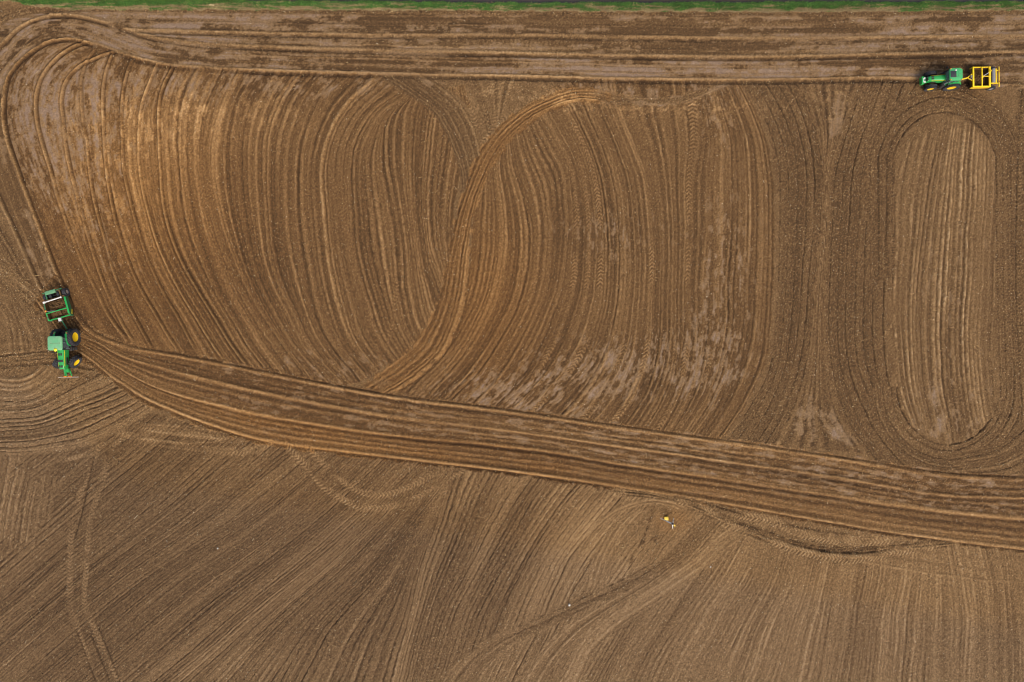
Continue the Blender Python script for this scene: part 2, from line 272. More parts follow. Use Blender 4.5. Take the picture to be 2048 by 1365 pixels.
# --- 7. the oval: pale ridged middle, dark ring
og = ["1808,275 1790,341 1782,500 1783,682 1797,790 1828,870", "1893,228 1868,341 1845,500 1836,682 1846,782 1870,892", "1923,228 1911,341 1898,560 1893,682 1901,782 1920,896", "1978,250 1976,341 1964,560 1958,682 1963,770 1983,878", "2004,290 1998,450 1993,600 1990,682 1993,770 2004,850"]
lay(og, 'r', 76, spacing=(8, 14), amp=0.82, wid=2.9, flank=0.42, base=0.0, streak=0.3, clod=0.45, smear=lambda x, y: np.clip(0.34*blob(x, y, 1890, 840, 100, 70) + 0.24*blob(x, y, 1900, 600, 90, 300), 0, 0.6), iso=0.8, hgt=0.08, fu=12, fv=30, rough=14)
def ring(o):   # closed path offset outward from the oval's inner edge
    cx, hw, yt, yb = 1889, 99+o, 335, 775; a = np.linspace(math.pi, 2*math.pi, 18); top = np.stack([cx+hw*np.cos(a), yt+(106+o)*np.sin(a)], 1)
    b = np.linspace(0, math.pi, 18); bot = np.stack([cx+8+hw*np.cos(b), yb+(110+o)*np.sin(b)], 1)
    return np.concatenate([[[cx-hw, 560]], top, [[cx+hw+2, 560]], bot])
c, u, v, U, V, wg = lay([ring(0), ring(36), ring(62)], 'c', 77, idx=True, spacing=(15, 20), amp=-0.9, wid=1.4, flank=-0.3, fixed=(4,), base=-0.18, streak=0.25, clod=1.0, hgt=0.10, fu=4, rough=4, chev=[(10, 6, 200, 600, 0.35, 1), (11, 6, 1150, 1500, 0.35, 1)])
lay(["2035,165 2028,300 2024,450 2024,600 2030,720 2035,830 2020,960", "2170,165 2165,300 2160,450 2160,600 2160,720 2160,830 2150,960"], 'c', 78, spacing=(15, 21), amp=-0.8, wid=1.5, flank=-0.35, fixed=(), base=-0.16, clod=1.1, hgt=0.09, fu=6, chev=[(14, 5, 40, 600, 0.3, 1)])
lay(["1930,905 2000,880 2060,820 2110,740", "1900,960 2030,950 2110,900 2170,800"], 'c', 79, spacing=(14, 20), amp=-0.7, wid=1.6, flank=-0.3, fixed=(), base=-0.14, clod=0.9, fu=10, fv=16)

# --- 8. northern headland passes and the western loop
def sm_n(x, y): return 0.56 + 0.12*np.sin(x/310.0 + 1.0) - 0.16*blob(x, y, 1650, 90, 260, 60) - 0.2*blob(x, y, 1060, 45, 200, 12)
n3 = "-150,70 60,52 252,61 512,68 762,72 1024,72 1274,76 1536,79 1786,77 2048,74 2170,73"
lay(["-150,30 60,22 252,22 512,25 762,27 1024,28 1274,29 1536,30 1786,29 2048,27 2170,27", n3], 'r', 81, idx=True, spacing=(12, 20), amp=0.34, wid=2.0, flank=0.4, fixed=(5, 41), base=-0.02, streak=0.26, clod=0.3, wet=0.5, smear=sm_n, hgt=0.06, fu=3, chev=[(18, 4.5, 100, 2300, 0.18, 1)])
lay([n3, "-150,90 60,72 287,76 512,95 762,103 1024,109 1274,114 1536,116 1786,111 2048,106 2170,104"], 'r', 82, idx=True, spacing=(13, 20), amp=0.34, wid=2.0, flank=0.4, fixed=(2, 33), base=-0.02, streak=0.26, clod=0.3, wet=0.5, smear=sm_n, hgt=0.07, fu=2.5, chev=[(9, 4, 500, 1500, 0.2, 1), (26, 4, 600, 2300, 0.2, -1)])
pO = "2170,104 2048,106 1786,111 1536,116 1274,114 1024,109 762,103 512,95 375,87 287,72 215,46 150,31 100,31 50,47 0,92 -40,158 -55,225 -45,300 -15,370 27,461 60,536 105,628"
pI = "2170,164 2048,166 1786,159 1536,163 1274,161 1024,155 762,150 512,143 400,137 312,128 250,111 185,88 150,79 100,83 50,113 15,156 6,225 12,275 30,330 62,416 92,495 145,625"
c, u, v, U, V, wg = lay([pO, pI], 'r', 83, idx=True, spacing=(13, 20), amp=0.4, wid=2.1, flank=0.45, fixed=(2.5, 40), base=-0.03, streak=0.28, clod=0.35, wet=0.5, smear=lambda x, y: (0.55 + 0.1*np.sin(x/170.0))*(0.45 + 0.55*smooth(330, 120, y)), warm=0.12, hgt=0.08, fu=2.5, chev=[(10, 4, 700, 1500, 0.25, 1), (34, 4, 700, 1700, 0.25, -1)])
# dark wet cut left of each ridge line along the headland
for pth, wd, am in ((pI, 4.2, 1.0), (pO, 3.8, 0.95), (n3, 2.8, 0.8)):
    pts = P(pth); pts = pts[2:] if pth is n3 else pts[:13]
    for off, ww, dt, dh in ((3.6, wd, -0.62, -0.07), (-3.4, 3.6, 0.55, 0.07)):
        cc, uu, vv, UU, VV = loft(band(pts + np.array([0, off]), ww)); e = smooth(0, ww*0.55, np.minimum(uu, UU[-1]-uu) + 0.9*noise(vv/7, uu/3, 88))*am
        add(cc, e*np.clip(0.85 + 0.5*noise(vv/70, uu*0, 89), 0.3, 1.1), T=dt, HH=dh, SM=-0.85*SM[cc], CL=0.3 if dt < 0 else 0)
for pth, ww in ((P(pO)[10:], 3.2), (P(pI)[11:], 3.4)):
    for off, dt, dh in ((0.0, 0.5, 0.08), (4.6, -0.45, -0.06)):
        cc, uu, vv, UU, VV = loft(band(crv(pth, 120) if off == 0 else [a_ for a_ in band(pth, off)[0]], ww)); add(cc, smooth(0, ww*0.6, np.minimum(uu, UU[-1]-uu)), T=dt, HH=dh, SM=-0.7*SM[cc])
lay(["1960,110 2060,108 2170,106", "1960,178 2060,180 2170,182"], 'r', 85, spacing=(8, 15), amp=0.3, wid=2, flank=0.3, base=-0.05, clod=0.4, smear=0.5, hgt=0.05, fu=8, fv=30, rough=8)
# clod bank along the verge, wheel marks in the corner
lay(["-150,24 60,16 252,15 512,19 1024,23 1536,24 2170,21", "-150,36 60,26 252,24 512,27 1024,30 1536,32 2170,29"], 'c', 86, spacing=(20, 30), amp=-0.3, wid=2, flank=0, fixed=(), base=-0.2, clod=1.4, fu=3)
lay(["-150,60 0,24 40,14 100,12", "-150,130 -20,70 25,40 80,28"], 'c', 87, spacing=(20, 30), amp=-0.3, wid=2, flank=0, fixed=(), base=-0.1, clod=1.1, fu=8, chev=[(9, 5, 40, 280, 0.6, 1), (32, 5, 20, 280, 0.6, 1), (52, 5, 20, 280, 0.5, 1)])

# --- 9. southern headland running diagonally across
d1 = "100,560 140,612 170,655 212,682 275,700 375,716 512,743 762,790 1024,824 1274,860 1536,896 1736,926 1886,949 2048,958 2170,960"
d2 = "85,580 125,630 155,668 197,685 245,712 345,742 512,782 762,830 1024,862 1274,897 1536,934 1736,965 1886,990 2048,995 2170,997"
d3 = "80,590 118,640 150,680 190,705 237,735 330,780 512,827 762,867 1024,892 1274,931 1536,970 1736,1000 1886,1020 2048,1035 2170,1040"
d4 = "75,600 112,650 142,692 180,715 230,755 320,808 512,876 762,911 1024,942 1274,978 1536,1022 1736,1056 1886,1078 2048,1098 2170,1110"
d0 = "112,548 152,600 182,642 224,670 284,689 380,706 516,733 764,781 1026,815 1276,851 1538,887 1738,917 1888,940 2049,949 2170,951"
d5 = "66,612 103,660 134,702 172,727 224,768 315,822 509,888 760,922 1022,953 1272,989 1534,1033 1734,1067 1884,1089 2047,1109 2170,1121"
def sm_d(x, y):
    t = (y - (700 + 0.138*x)); return np.clip(0.27*smooth(300, 500, x)*smooth(95, 40, t) + 0.10*smooth(900, 1300, x) + 0.25*blob(x, y, 560, 870, 60, 20), 0, 0.6)
c, u, v, U, V, wg = lay([d0, d1, d2, d3, d4, d5], 'r', 91, idx=True, spacing=(7, 12), amp=0.46, wid=2.0, flank=0.40, fixed=(), base=-0.13, streak=0.44, clod=0.6, smear=sm_d, iso=1.0, warm=0.34, hgt=0.06, fu=5, rough=7)
x = PXX[c]; y = PYY[c]
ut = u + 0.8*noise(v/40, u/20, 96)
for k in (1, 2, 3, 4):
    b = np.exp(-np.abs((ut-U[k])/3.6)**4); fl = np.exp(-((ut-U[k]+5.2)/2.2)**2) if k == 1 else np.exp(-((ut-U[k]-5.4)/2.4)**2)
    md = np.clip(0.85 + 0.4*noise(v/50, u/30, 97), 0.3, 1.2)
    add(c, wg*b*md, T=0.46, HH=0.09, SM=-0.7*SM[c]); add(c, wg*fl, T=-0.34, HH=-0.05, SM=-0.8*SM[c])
add(c, wg, WA=0.35*smooth(U[3]-12, U[3]+10, u)*smooth(1900, 900, x)*smooth(250, 500, x)*(0.5+0.8*np.clip(fbm(v/90, u/12, 98)+0.3, 0, 1)) + 0.12*smooth(1200, 500, x), T=-0.06*smooth(U[1], U[1]-6, u) - 0.1*smooth(U[4]+3, U[4]+8, u))
add(c, wg, CL=0.8*smooth(U[4]+3, U[4]+8, u) + 0.6*smooth(U[1]-4, U[1]-9, u))

# --- 10. single wheel tracks and odd marks over the rest
def tyre_track(path, hw=6.0, st=0.55, dirn=1, base=0.12, seed=0, fv=25, keep=0.25):
    c, u, v, U, V = loft(band(path, hw+1.5)); d = np.abs(u-U[1]); m, p = chevron(u, v, U[1], hw, dirn=dirn)
    wgt = m*smooth(0, fv, np.minimum(v, V-v))*np.clip(0.75 + 0.9*noise(v/30, u/9, seed+5), 0.0, 1)
    st *= 0.72; put(c, wgt*(1-keep)*0.85, T=base + st*(p*1.25-0.5), SM=0, CL=0.5, HH=-0.03 + 0.06*p)
tyre_track("560,880 579,900 612,932 652,977 712,1010 762,1017 812,1005 887,970 945,935", 8, 1.0, 1, 0.32, 1, 25, 0.1)
tyre_track("605,885 627,907 652,932 674,955 724,985 762,991 812,977 882,935 900,920", 7, 0.95, 1, 0.28, 2, 25, 0.1)
tyre_track("225,862 290,880 362,892 437,902 500,902 560,880", 8, 0.75, 1, 0.35, 3, 25, 0.1)
tyre_track("265,850 330,862 400,872 470,880", 7, 0.65, 1, 0.3, 4, 25, 0.1)
tyre_track("240,868 300,868 360,862 430,866", 5, 0.5, 1, 0.3, 16)
tyre_track("215,880 180,905 150,915 110,922", 6, 0.8, 1, 0.45, 5, 25, 0.1)
tyre_track("262,865 225,895 205,960 185,1023 172,1148 170,1210 190,1260 240,1370 280,1450", 6.5, 0.7, 1, 0.24, 6, 25, 0.1)
tyre_track("205,880 185,930 165,975 150,1023 140,1148 140,1210 160,1273 198,1370 235,1450", 6.5, 0.7, 1, 0.24, 7, 25, 0.1)
tyre_track("270,775 300,790 330,815", 6, 0.5, 1, 0.1, 8); tyre_track("90,805 130,775 165,745", 8, 0.5, -1, 0.15, 9)
tyre_track("700,752 670,735 630,700 590,655", 5, 0.4, 1, 0.0, 10); tyre_track("660,340 690,450 720,560 750,680 765,720", 5.5, 0.4, 1, -0.05, 11)
tyre_track("625,345 640,430 665,540 700,640 740,720", 5.5, 0.4, 1, -0.05, 12)
for q in ("150,1255 178,1330 205,1400", "178,1260 206,1330 232,1400", "193,1245 222,1318 248,1385", "190,900 160,1040 145,1090"):
    cc, uu, vv, UU, VV = loft(band(q, 1.8)); add(cc, smooth(0, 1.2, np.minimum(uu, UU[-1]-uu))*smooth(0, 20, np.minimum(vv, VV-vv)), T=-0.6, HH=-0.06)
lay(["840,1420 890,1335 955,1282 1040,1245 1120,1208 1190,1165", "955,1440 985,1355 1035,1302 1095,1262 1160,1225 1230,1180"], 'c', 112, spacing=(8, 14), amp=-0.5, wid=1.2, flank=-0.2, fixed=(), base=0.02, streak=0.35, clod=0.7, hgt=0.06, fu=16, fv=50, rough=10)
lay(["1000,1440 1050,1330 1110,1262 1200,1205 1290,1150 1350,1100", "1075,1440 1110,1350 1165,1280 1240,1220 1330,1160 1400,1105"], 'c', 113, spacing=(8, 13), amp=0.36, wid=2.2, flank=0.25, fixed=(), base=0.18, streak=0.3, clod=0.6, hgt=0.06, fu=16, fv=50, rough=10)
lay(["1150,1200 1180,1110 1225,1040 1275,1005", "1215,1190 1240,1110 1275,1050 1310,1015"], 'c', 114, spacing=(7, 12), amp=0.3, wid=2.4, flank=0.15, fixed=(), base=0.2, streak=0.3, clod=0.5, fu=20, fv=40, rough=10)
tyre_track("900,158 935,205 958,265", 6, 0.8, 1, 0.1, 21, 15); tyre_track("972,155 972,205 962,270", 6, 0.8, 1, 0.12, 22, 15); tyre_track("1012,152 1000,205 985,262", 6, 0.8, -1, 0.14, 23, 15); tyre_track("955,300 1005,240 1065,200 1140,170", 6, 0.8, 1, 0.2, 24, 15)
tyre_track("800,500 790,600 770,700 735,760", 5, 0.6, 1, 0.0, 26)
for q, hw, dt in (("-30,792 32,795 62,790 92,772 112,750", 2.4, 0.42), ("-30,750 25,761 50,758 79,743", 3.0, 0.4), ("-30,771 30,779 65,770 94,748", 2.4, 0.3), ("-30,812 35,812 80,800 120,770", 2.0, 0.25), ("262,846 330,851 400,856 455,868", 3.2, 0.34), ("250,858 330,866 410,874 480,882", 3.0, 0.34), ("245,870 320,882 420,884 465,878", 3.2, 0.36),
                  ("5,620 22,650 35,690", 4, 0.3), ("30,612 48,650 62,690", 4, 0.3), ("60,622 78,660 86,692", 3.5, 0.26), ("-5,600 20,606 40,600", 4, 0.25), ("-5,690 30,686 70,690", 5, 0.22)):
    cc, uu, vv, UU, VV = loft(band(q, hw)); e = smooth(0, hw*0.7, np.minimum(uu, UU[-1]-uu) + noise(vv/5, uu/3, 142))*smooth(0, 25, np.minimum(vv, VV-vv))*np.clip(0.75 + 0.8*noise(vv/14, uu*0, 143), 0.1, 1.2)
    add(cc, e, T=dt, HH=0.03)
for (cx, cy, rx, ry, a_) in ((1330, 212, 260, 26, 0.5), (1010, 185, 70, 30, 0.4), (1125, 195, 60, 26, 0.4), (400, 215, 260, 40, 0.35), (1660, 225, 50, 60, 0.3), (1440, 250, 40, 60, 0.3)):
    mm = blob(PXX, PYY, cx, cy, rx, ry); ii = np.nonzero(mm > 0.04)[0]; add(ii, mm[ii]*smooth(0.08, 0.42, fbm(PXX[ii]/13, PYY[ii]/11, 144) + 0.25*noise(PXX[ii]/3.3, PYY[ii]/3.3, 145)), T=a_)
# mounded verge of the diagonal pass in the south-east
lay(["1215,972 1330,990 1400,1008 1470,1035 1560,1065 1700,1085 1800,1083 1920,1080", "1225,990 1330,1003 1395,1025 1460,1058 1536,1090 1611,1118 1690,1130 1750,1126 1820,1108 1920,1092"], 'c', 101, spacing=(9, 14), amp=-0.55, wid=2.4, flank=-0.5, fixed=(), base=-0.02, clod=1.3, hgt=0.18, fu=4, fv=30)
lay(band("1440,1040 1536,1066 1600,1088 1690,1099 1790,1093 1900,1084", 5), 'c', 102, spacing=(6, 8), amp=-0.5, wid=2.2, flank=0, fixed=(), base=-0.27, clod=1.5, hgt=0.15, fu=4, fv=30)
lay(band("1330,990 1420,1008 1520,1040 1600,1055 1720,1070", 5), 'c', 100, spacing=(6, 8), amp=-0.5, wid=2.2, flank=0, fixed=(), base=-0.25, clod=1.5, hgt=0.15, fu=4, fv=30)
tyre_track("1215,985 1280,994 1349,1003 1400,1017 1462,1053 1536,1081 1611,1106 1686,1119 1736,1116 1798,1104 1890,1090", 9.5, 1.0, 1, 0.44, 13, 25, 0.08)
tyre_track("1470,1030 1546,1044 1598,1067 1661,1081 1736,1085 1800,1080", 8.5, 1.0, 1, 0.42, 14, 25, 0.08)
tyre_track("1560,1035 1610,1052 1660,1060 1700,1062", 5, 0.6, 1, 0.15, 15)
# pale path passing the tripod
lay(band("1090,1410 1139,1364 1174,1295 1214,1255 1274,1213 1349,1163 1399,1128 1450,1080 1490,1060", 24), 'r', 103, spacing=(7, 11), amp=0.32, wid=2, flank=0.3, fixed=(), base=0.36, clod=0.5, hgt=0.04, fu=14, fv=40, rough=8)
lay(["980,1270 1060,1240 1137,1208 1199,1180 1274,1140 1341,1100 1390,1060 1420,1035", "1010,1300 1090,1262 1170,1220 1230,1195 1300,1160 1360,1118 1410,1078 1440,1045"], 'c', 104, spacing=(12, 18), amp=-0.5, wid=1.2, flank=-0.2, fixed=(3, 28), base=0.06, clod=0.9, hgt=0.04, fu=7, fv=70, rough=6)
lay(band("1305,1020 1290,1070 1270,1110 1255,1140", 5), 'c', 105, spacing=(20, 30), amp=-0.3, wid=2, flank=0, fixed=(), base=-0.36, clod=1.4, fu=6, fv=30, rough=5)
lay(band("1325,1030 1315,1065 1300,1100", 4), 'c', 106, spacing=(20, 30), amp=-0.3, wid=2, flank=0, fixed=(), base=-0.32, clod=1.2, fu=5, fv=20, rough=5)
lay(band("1120,1180 1150,1120 1190,1060 1230,1025 1290,1005 1340,1008 1380,1025", 9), 'r', 107, spacing=(6, 9), amp=0.3, wid=2, flank=0.3, fixed=(), base=0.2, clod=0.4, hgt=0.05, fu=6, fv=30)
m = blob(PXX, PYY, 1345, 1040, 34, 24); ii = np.nonzero(m > 0.02)[0]; put(ii, m[ii]*0.85, T=0.26 + 0.3*fbm(PXX[ii]/8, PYY[ii]/8, 108), WA=0.6, CL=0.5, SM=0)
lay(band("1720,1122 1836,1143 1940,1156 2170,1172", 5), 'r', 109, spacing=(9, 12), amp=0.3, wid=2, flank=0.2, fixed=(), base=0.22, clod=0.5, fu=4, fv=25)
for k, q in enumerate(("1760,1090 1900,1112 2170,1135", "1740,1108 1900,1132 2170,1155")):
    lay(band(q, 6), 'r', 110+k, spacing=(9, 12), amp=0.3, wid=2, flank=0.2, fixed=(), base=0.12, clod=0.6, fu=6, fv=25, rep=True)
# churned wet soil round the machines
for (cx, cy, rx, ry, a) in ((148, 640, 26, 20, -0.5), (140, 700, 42, 46, -0.2), (1932, 170, 16, 20, -0.5), (1900, 172, 50, 14, -0.15), (118, 612, 30, 30, -0.2)):
    m = blob(PXX, PYY, cx, cy, rx, ry); ii = np.nonzero(m > 0.02)[0]; add(ii, m[ii], T=a, SM=-SM[ii], CL=0.4)

# --- 11. verge and ditch north of the field
vy = np.interp(PXX, [-300, 20, 60, 140, 512, 1024, 1536, 2048, 2400], [12, 2, 13, 20, 20.5, 22.5, 25, 21.5, 20]) + 2.0*noise(PXX/11, PXX*0, 120) + 1.3*noise(PXX/3.5, PXX*0, 121)
dy = np.interp(PXX, [-300, 250, 512, 800, 1024, 1536, 2048, 2400], [-12, -8, 1.5, 3.0, 5.5, 4.5, 2.5, 2.5]) + 1.5*noise(PXX/17, PXX*0, 122)
WID = np.interp(PXX, [0, 900, 1250, 1500, 2048], [40, 26, 7, 6, 14])
GR = smooth(vy+0.8, vy-0.8, PYY)                      # verge
DI = smooth(dy+0.8, dy-1.2, PYY)*smooth(dy-WID-6, dy-WID, PYY)      # ditch bed
FARN = smooth(dy-WID+1, dy-WID-3, PYY)
HH = 1.5*HH*(1-GR) + GR*(0.05 + 0.03*noise(PXX/6, PYY/6, 123)) - 0.95*DI

# --- palette: albedo of damp to dry loam, sky sheen coloured into smeared patches
T += near*(0.07 + 0.08*np.clip(CL, 0, 1.3))*fbm(PXX/4.4, PYY/4.4, 150, 2) + near*0.10*np.clip(CL, 0, 1)*smooth(0.15, 0.5, fbm(PXX/19, PYY/19, 151))*noise(PXX/2.6, PYY/2.6, 152)*2
SMc = np.clip(SM, 0, 1); WAc = np.clip(WA, 0, 1)
T += (0.20 + 0.24*np.clip(CL, 0, 1.4))*rng.normal(0, 0.55, N)*near + 0.07*fbm(PXX/160, PYY/160, 130)
crk = rng.random(N); T += np.where(crk > 0.993, 0.8, 0)*np.clip(CL, 0.2, 1)*near - np.where(crk < 0.012, 0.5, 0)*np.clip(CL-0.3, 0, 1)*near
HH += near*np.clip(CL, 0, 1.5)*0.022*rng.normal(0, 1, N)
tt = np.clip(T, -1.1, 1.4)
KX = np.array([-1.1, -0.6, -0.25, 0.0, 0.35, 0.75, 1.4])
KC = np.array([[0.037, 0.0195, 0.0080], [0.063, 0.0348, 0.0142], [0.094, 0.0522, 0.0212], [0.128, 0.0732, 0.0302], [0.184, 0.110, 0.048], [0.266, 0.165, 0.077], [0.42, 0.29, 0.155]])
C3 = np.stack([np.interp(tt, KX, KC[:, k]) for k in range(3)], 1)
southgrey = smooth(0, 60, PYY - (720 + 0.165*PXX + 170*smooth(0, 300, PXX)))[:, None]
C3 = C3*(1-0.7*southgrey) + 0.7*southgrey*(C3*np.array([0.91, 0.965, 1.13]))
C3 = C3*(1-WAc[:, None]) + WAc[:, None]*C3*np.array([1.20, 1.0, 0.70])
lil = smooth(0.72, 0.98, SMc)[:, None]; pink = (np.array([0.212, 0.135, 0.070])*(1-lil) + lil*np.array([0.213, 0.147, 0.102]))*(1 + 0.14*noise(PXX/5, PYY/5, 131) + 0.16*rng.normal(0, 0.5, N))[:, None]  # pale smear colours, with the sky sheen of wet clay painted in
C3 = C3*(1-0.80*SMc[:, None]) + 0.80*SMc[:, None]*pink
gn = fbm(PXX/22, PYY/5, 132)[:, None]; dryg = smooth(0.06, 0.34, fbm(PXX/30, PYY/3.0, 133) - 0.05*(vy-PYY-8))[:, None]
gcol = np.array([0.045, 0.100, 0.022])*(1+0.5*gn); gcol = gcol*(1-dryg) + dryg*np.array([0.20, 0.15, 0.08])
C3 = C3*(1-GR[:, None]) + GR[:, None]*gcol
C3 = C3*(1-DI[:, None]) + DI[:, None]*np.array([0.030, 0.024, 0.020])
fc = np.array([0.105, 0.078, 0.036])*(1 + 0.45*fbm(PXX/12, PYY/6, 134)[:, None])
C3 = C3*(1-FARN[:, None]) + FARN[:, None]*fc
HH = np.where(near > 0, HH, 0)

co = np.empty((N, 3), np.float32); co[:, 0] = np.tile(GX, NY); co[:, 1] = np.repeat(GY, NX); co[:, 2] = HH
ii, jj = np.meshgrid(np.arange(NX-1), np.arange(NY-1)); a = (jj*NX + ii).ravel()
faces = np.stack([a, a+1, a+NX+1, a+NX], 1).astype(np.int32)
me = bpy.data.meshes.new('field'); nf = len(faces)
me.vertices.add(N); me.vertices.foreach_set('co', co.ravel())
me.loops.add(nf*4); me.loops.foreach_set('vertex_index', faces.ravel())
me.polygons.add(nf); me.polygons.foreach_set('loop_start', np.arange(0, nf*4, 4, dtype=np.int32))
try: me.polygons.foreach_set('loop_total', np.full(nf, 4, np.int32))
except Exception: pass
me.update(calc_edges=True)
me.polygons.foreach_set('use_smooth', np.ones(nf, bool))
at = me.attributes.new('soil', 'FLOAT_COLOR', 'POINT')
rgba = np.empty((N, 4), np.float32); rgba[:, :3] = np.clip(C3, 0.004, 0.9); rgba[:, 3] = SMc*(1-GR)
at.data.foreach_set('color', rgba.ravel())
at2 = me.attributes.new('clod', 'FLOAT', 'POINT'); at2.data.foreach_set('value', np.clip(CL, 0, 1.5).astype(np.float32))
del faces, rgba
def ground_z(px, py):
    ix = np.clip(np.searchsorted(XM, wx(np.asarray(px))), 0, NX-1); iy = np.clip(np.searchsorted(YM, wy(np.asarray(py))), 0, NY-1)
    return HH[iy*NX + ix], iy*NX + ix

def node_mat(name):
    m = bpy.data.materials.new(name); m.use_nodes = True; n = m.node_tree.nodes; return m, m.node_tree, n['Principled BSDF']
m, t, b = node_mat('loam'); L = t.links.new
A = t.nodes.new('ShaderNodeAttribute'); A.attribute_name = 'soil'; A2 = t.nodes.new('ShaderNodeAttribute'); A2.attribute_name = 'clod'
tc = t.nodes.new('ShaderNodeTexCoord')
n1 = t.nodes.new('ShaderNodeTexNoise'); n1.inputs['Scale'].default_value = 5.0; n1.inputs['Detail'].default_value = 5.0; n1.inputs['Roughness'].default_value = 0.7
n2 = t.nodes.new('ShaderNodeTexVoronoi'); n2.inputs['Scale'].default_value = 7.0
for q in (n1, n2): L(tc.outputs['Object'], q.inputs['Vector'])
mr = t.nodes.new('ShaderNodeMapRange'); mr.inputs[1].default_value = 0.25; mr.inputs[2].default_value = 0.75; mr.inputs[3].default_value = 0.58; mr.inputs[4].default_value = 1.42; L(n1.outputs[0], mr.inputs[0])
vm = t.nodes.new('ShaderNodeVectorMath'); vm.operation = 'SCALE'; L(A.outputs['Color'], vm.inputs[0]); L(mr.outputs[0], vm.inputs['Scale']); L(vm.outputs[0], b.inputs['Base Color'])
rr = t.nodes.new('ShaderNodeMapRange'); rr.inputs[3].default_value = 0.95; rr.inputs[4].default_value = 0.62; L(A.outputs['Alpha'], rr.inputs[0]); L(rr.outputs[0], b.inputs['Roughness'])
b.inputs['Specular IOR Level'].default_value = 0.25
mx = t.nodes.new('ShaderNodeMath'); mx.operation = 'MULTIPLY_ADD'; L(n2.outputs['Distance'], mx.inputs[0]); mx.inputs[1].default_value = 0.5; L(n1.outputs[0], mx.inputs[2])
bp = t.nodes.new('ShaderNodeBump'); bp.inputs['Distance'].default_value = 0.06
bs = t.nodes.new('ShaderNodeMath'); bs.operation = 'MULTIPLY_ADD'; bs.inputs[1].default_value = 0.45; bs.inputs[2].default_value = 0.15; L(A2.outputs['Fac'], bs.inputs[0]); L(bs.outputs[0], bp.inputs['Strength'])
L(mx.outputs[0], bp.inputs['Height']); L(bp.outputs[0], b.inputs['Normal'])
me.materials.append(m)
field = bpy.data.objects.new('field', me); COL.objects.link(field); field['kind'] = 'structure'; field['label'] = 'brown ploughed field covered with curved scraper passes'

# ------------------------------------------------------------------ materials for machines and small things
def paint(name, col, rough=0.45, metal=0.0, dirt=0.25, dirtcol=(0.13, 0.085, 0.045), scale=3.0, spec=0.5, coat=0.0):
    m, t, b = node_mat(name); L = t.links.new
    tc = t.nodes.new('ShaderNodeTexCoord'); n = t.nodes.new('ShaderNodeTexNoise'); n.inputs['Scale'].default_value = scale; n.inputs['Detail'].default_value = 6; n.inputs['Roughness'].default_value = 0.65
    L(tc.outputs['Object'], n.inputs['Vector'])
    mr = t.nodes.new('ShaderNodeMapRange'); mr.inputs[1].default_value = 0.42; mr.inputs[2].default_value = 0.75; mr.inputs[3].default_value = 0; mr.inputs[4].default_value = dirt; L(n.outputs[0], mr.inputs[0])
    mx = t.nodes.new('ShaderNodeMix'); mx.data_type = 'RGBA'; mx.inputs[6].default_value = (*col, 1); mx.inputs[7].default_value = (*dirtcol, 1); L(mr.outputs[0], mx.inputs[0]); L(mx.outputs[2], b.inputs['Base Color'])
    r2 = t.nodes.new('ShaderNodeMapRange'); r2.inputs[3].default_value = rough; r2.inputs[4].default_value = min(1, rough+0.4); L(mr.outputs[0], r2.inputs[0]); L(r2.outputs[0], b.inputs['Roughness'])
    b.inputs['Metallic'].default_value = metal; b.inputs['Specular IOR Level'].default_value = spec; b.inputs['Coat Weight'].default_value = coat
    return m
M = {}
M['green'] = paint('green_paint', (0.012, 0.320, 0.066), 0.36, dirt=0.24, dirtcol=(0.16, 0.15, 0.08))
M['green_dusty'] = paint('dusty_green_roof', (0.120, 0.380, 0.180), 0.6, dirt=0.45, dirtcol=(0.36, 0.36, 0.27))
M['green_mid'] = paint('soft_green_roof', (0.040, 0.360, 0.115), 0.5, dirt=0.3, dirtcol=(0.18, 0.20, 0.12))
M['green_worn'] = paint('worn_green_steel', (0.022, 0.155, 0.062), 0.5, dirt=0.45)
M['green_pale'] = paint('faded_green_hood', (0.10, 0.26, 0.13), 0.6, dirt=0.35, dirtcol=(0.2, 0.2, 0.14))
M['yellow'] = paint('yellow_paint', (0.86, 0.58, 0.010), 0.4, dirt=0.10)
M['yellow_frame'] = paint('yellow_steel', (0.74, 0.50, 0.030), 0.42, dirt=0.35, scale=5)
M['rubber'] = paint('tyre_rubber', (0.034, 0.036, 0.044), 0.8, dirt=0.5, dirtcol=(0.085, 0.062, 0.045), scale=3.5, spec=0.3)
M['black'] = paint('black_steel', (0.018, 0.018, 0.020), 0.6, dirt=0.35, scale=6)
M['dark_roof'] = paint('dark_hatch', (0.028, 0.030, 0.038), 0.45, dirt=0.1)
M['grey'] = paint('grey_roller', (0.24, 0.25, 0.27), 0.6, metal=0.2, dirt=0.3, scale=5)
M['silver'] = paint('bright_steel', (0.62, 0.62, 0.63), 0.35, metal=0.6, dirt=0.25, scale=5)
M['white'] = paint('white_paint', (0.66, 0.66, 0.64), 0.5, dirt=0.45, scale=5)
M['bar'] = paint('dusty_pale_bar', (0.34, 0.27, 0.22), 0.7, dirt=0.6, scale=6)
M['orange'] = paint('orange_lamp', (0.85, 0.30, 0.02), 0.35, dirt=0.1)
M['red'] = paint('red_lamp', (0.55, 0.03, 0.02), 0.35, dirt=0.1)
M['lemon'] = paint('yellow_receiver', (0.85, 0.72, 0.03), 0.4, dirt=0.1)
M['case'] = paint('yellow_case', (0.82, 0.56, 0.06), 0.5, dirt=0.1)
M['mud'] = paint('mud_coat', (0.115, 0.068, 0.030), 0.95, dirt=0.8, dirtcol=(0.055, 0.032, 0.014), scale=4, spec=0.1)
M['wood'] = paint('pale_wood', (0.62, 0.48, 0.28), 0.8, dirt=0.3, scale=8)
M['stone'] = paint('white_stone', (0.52, 0.50, 0.45), 0.8, dirt=0.25, scale=8)
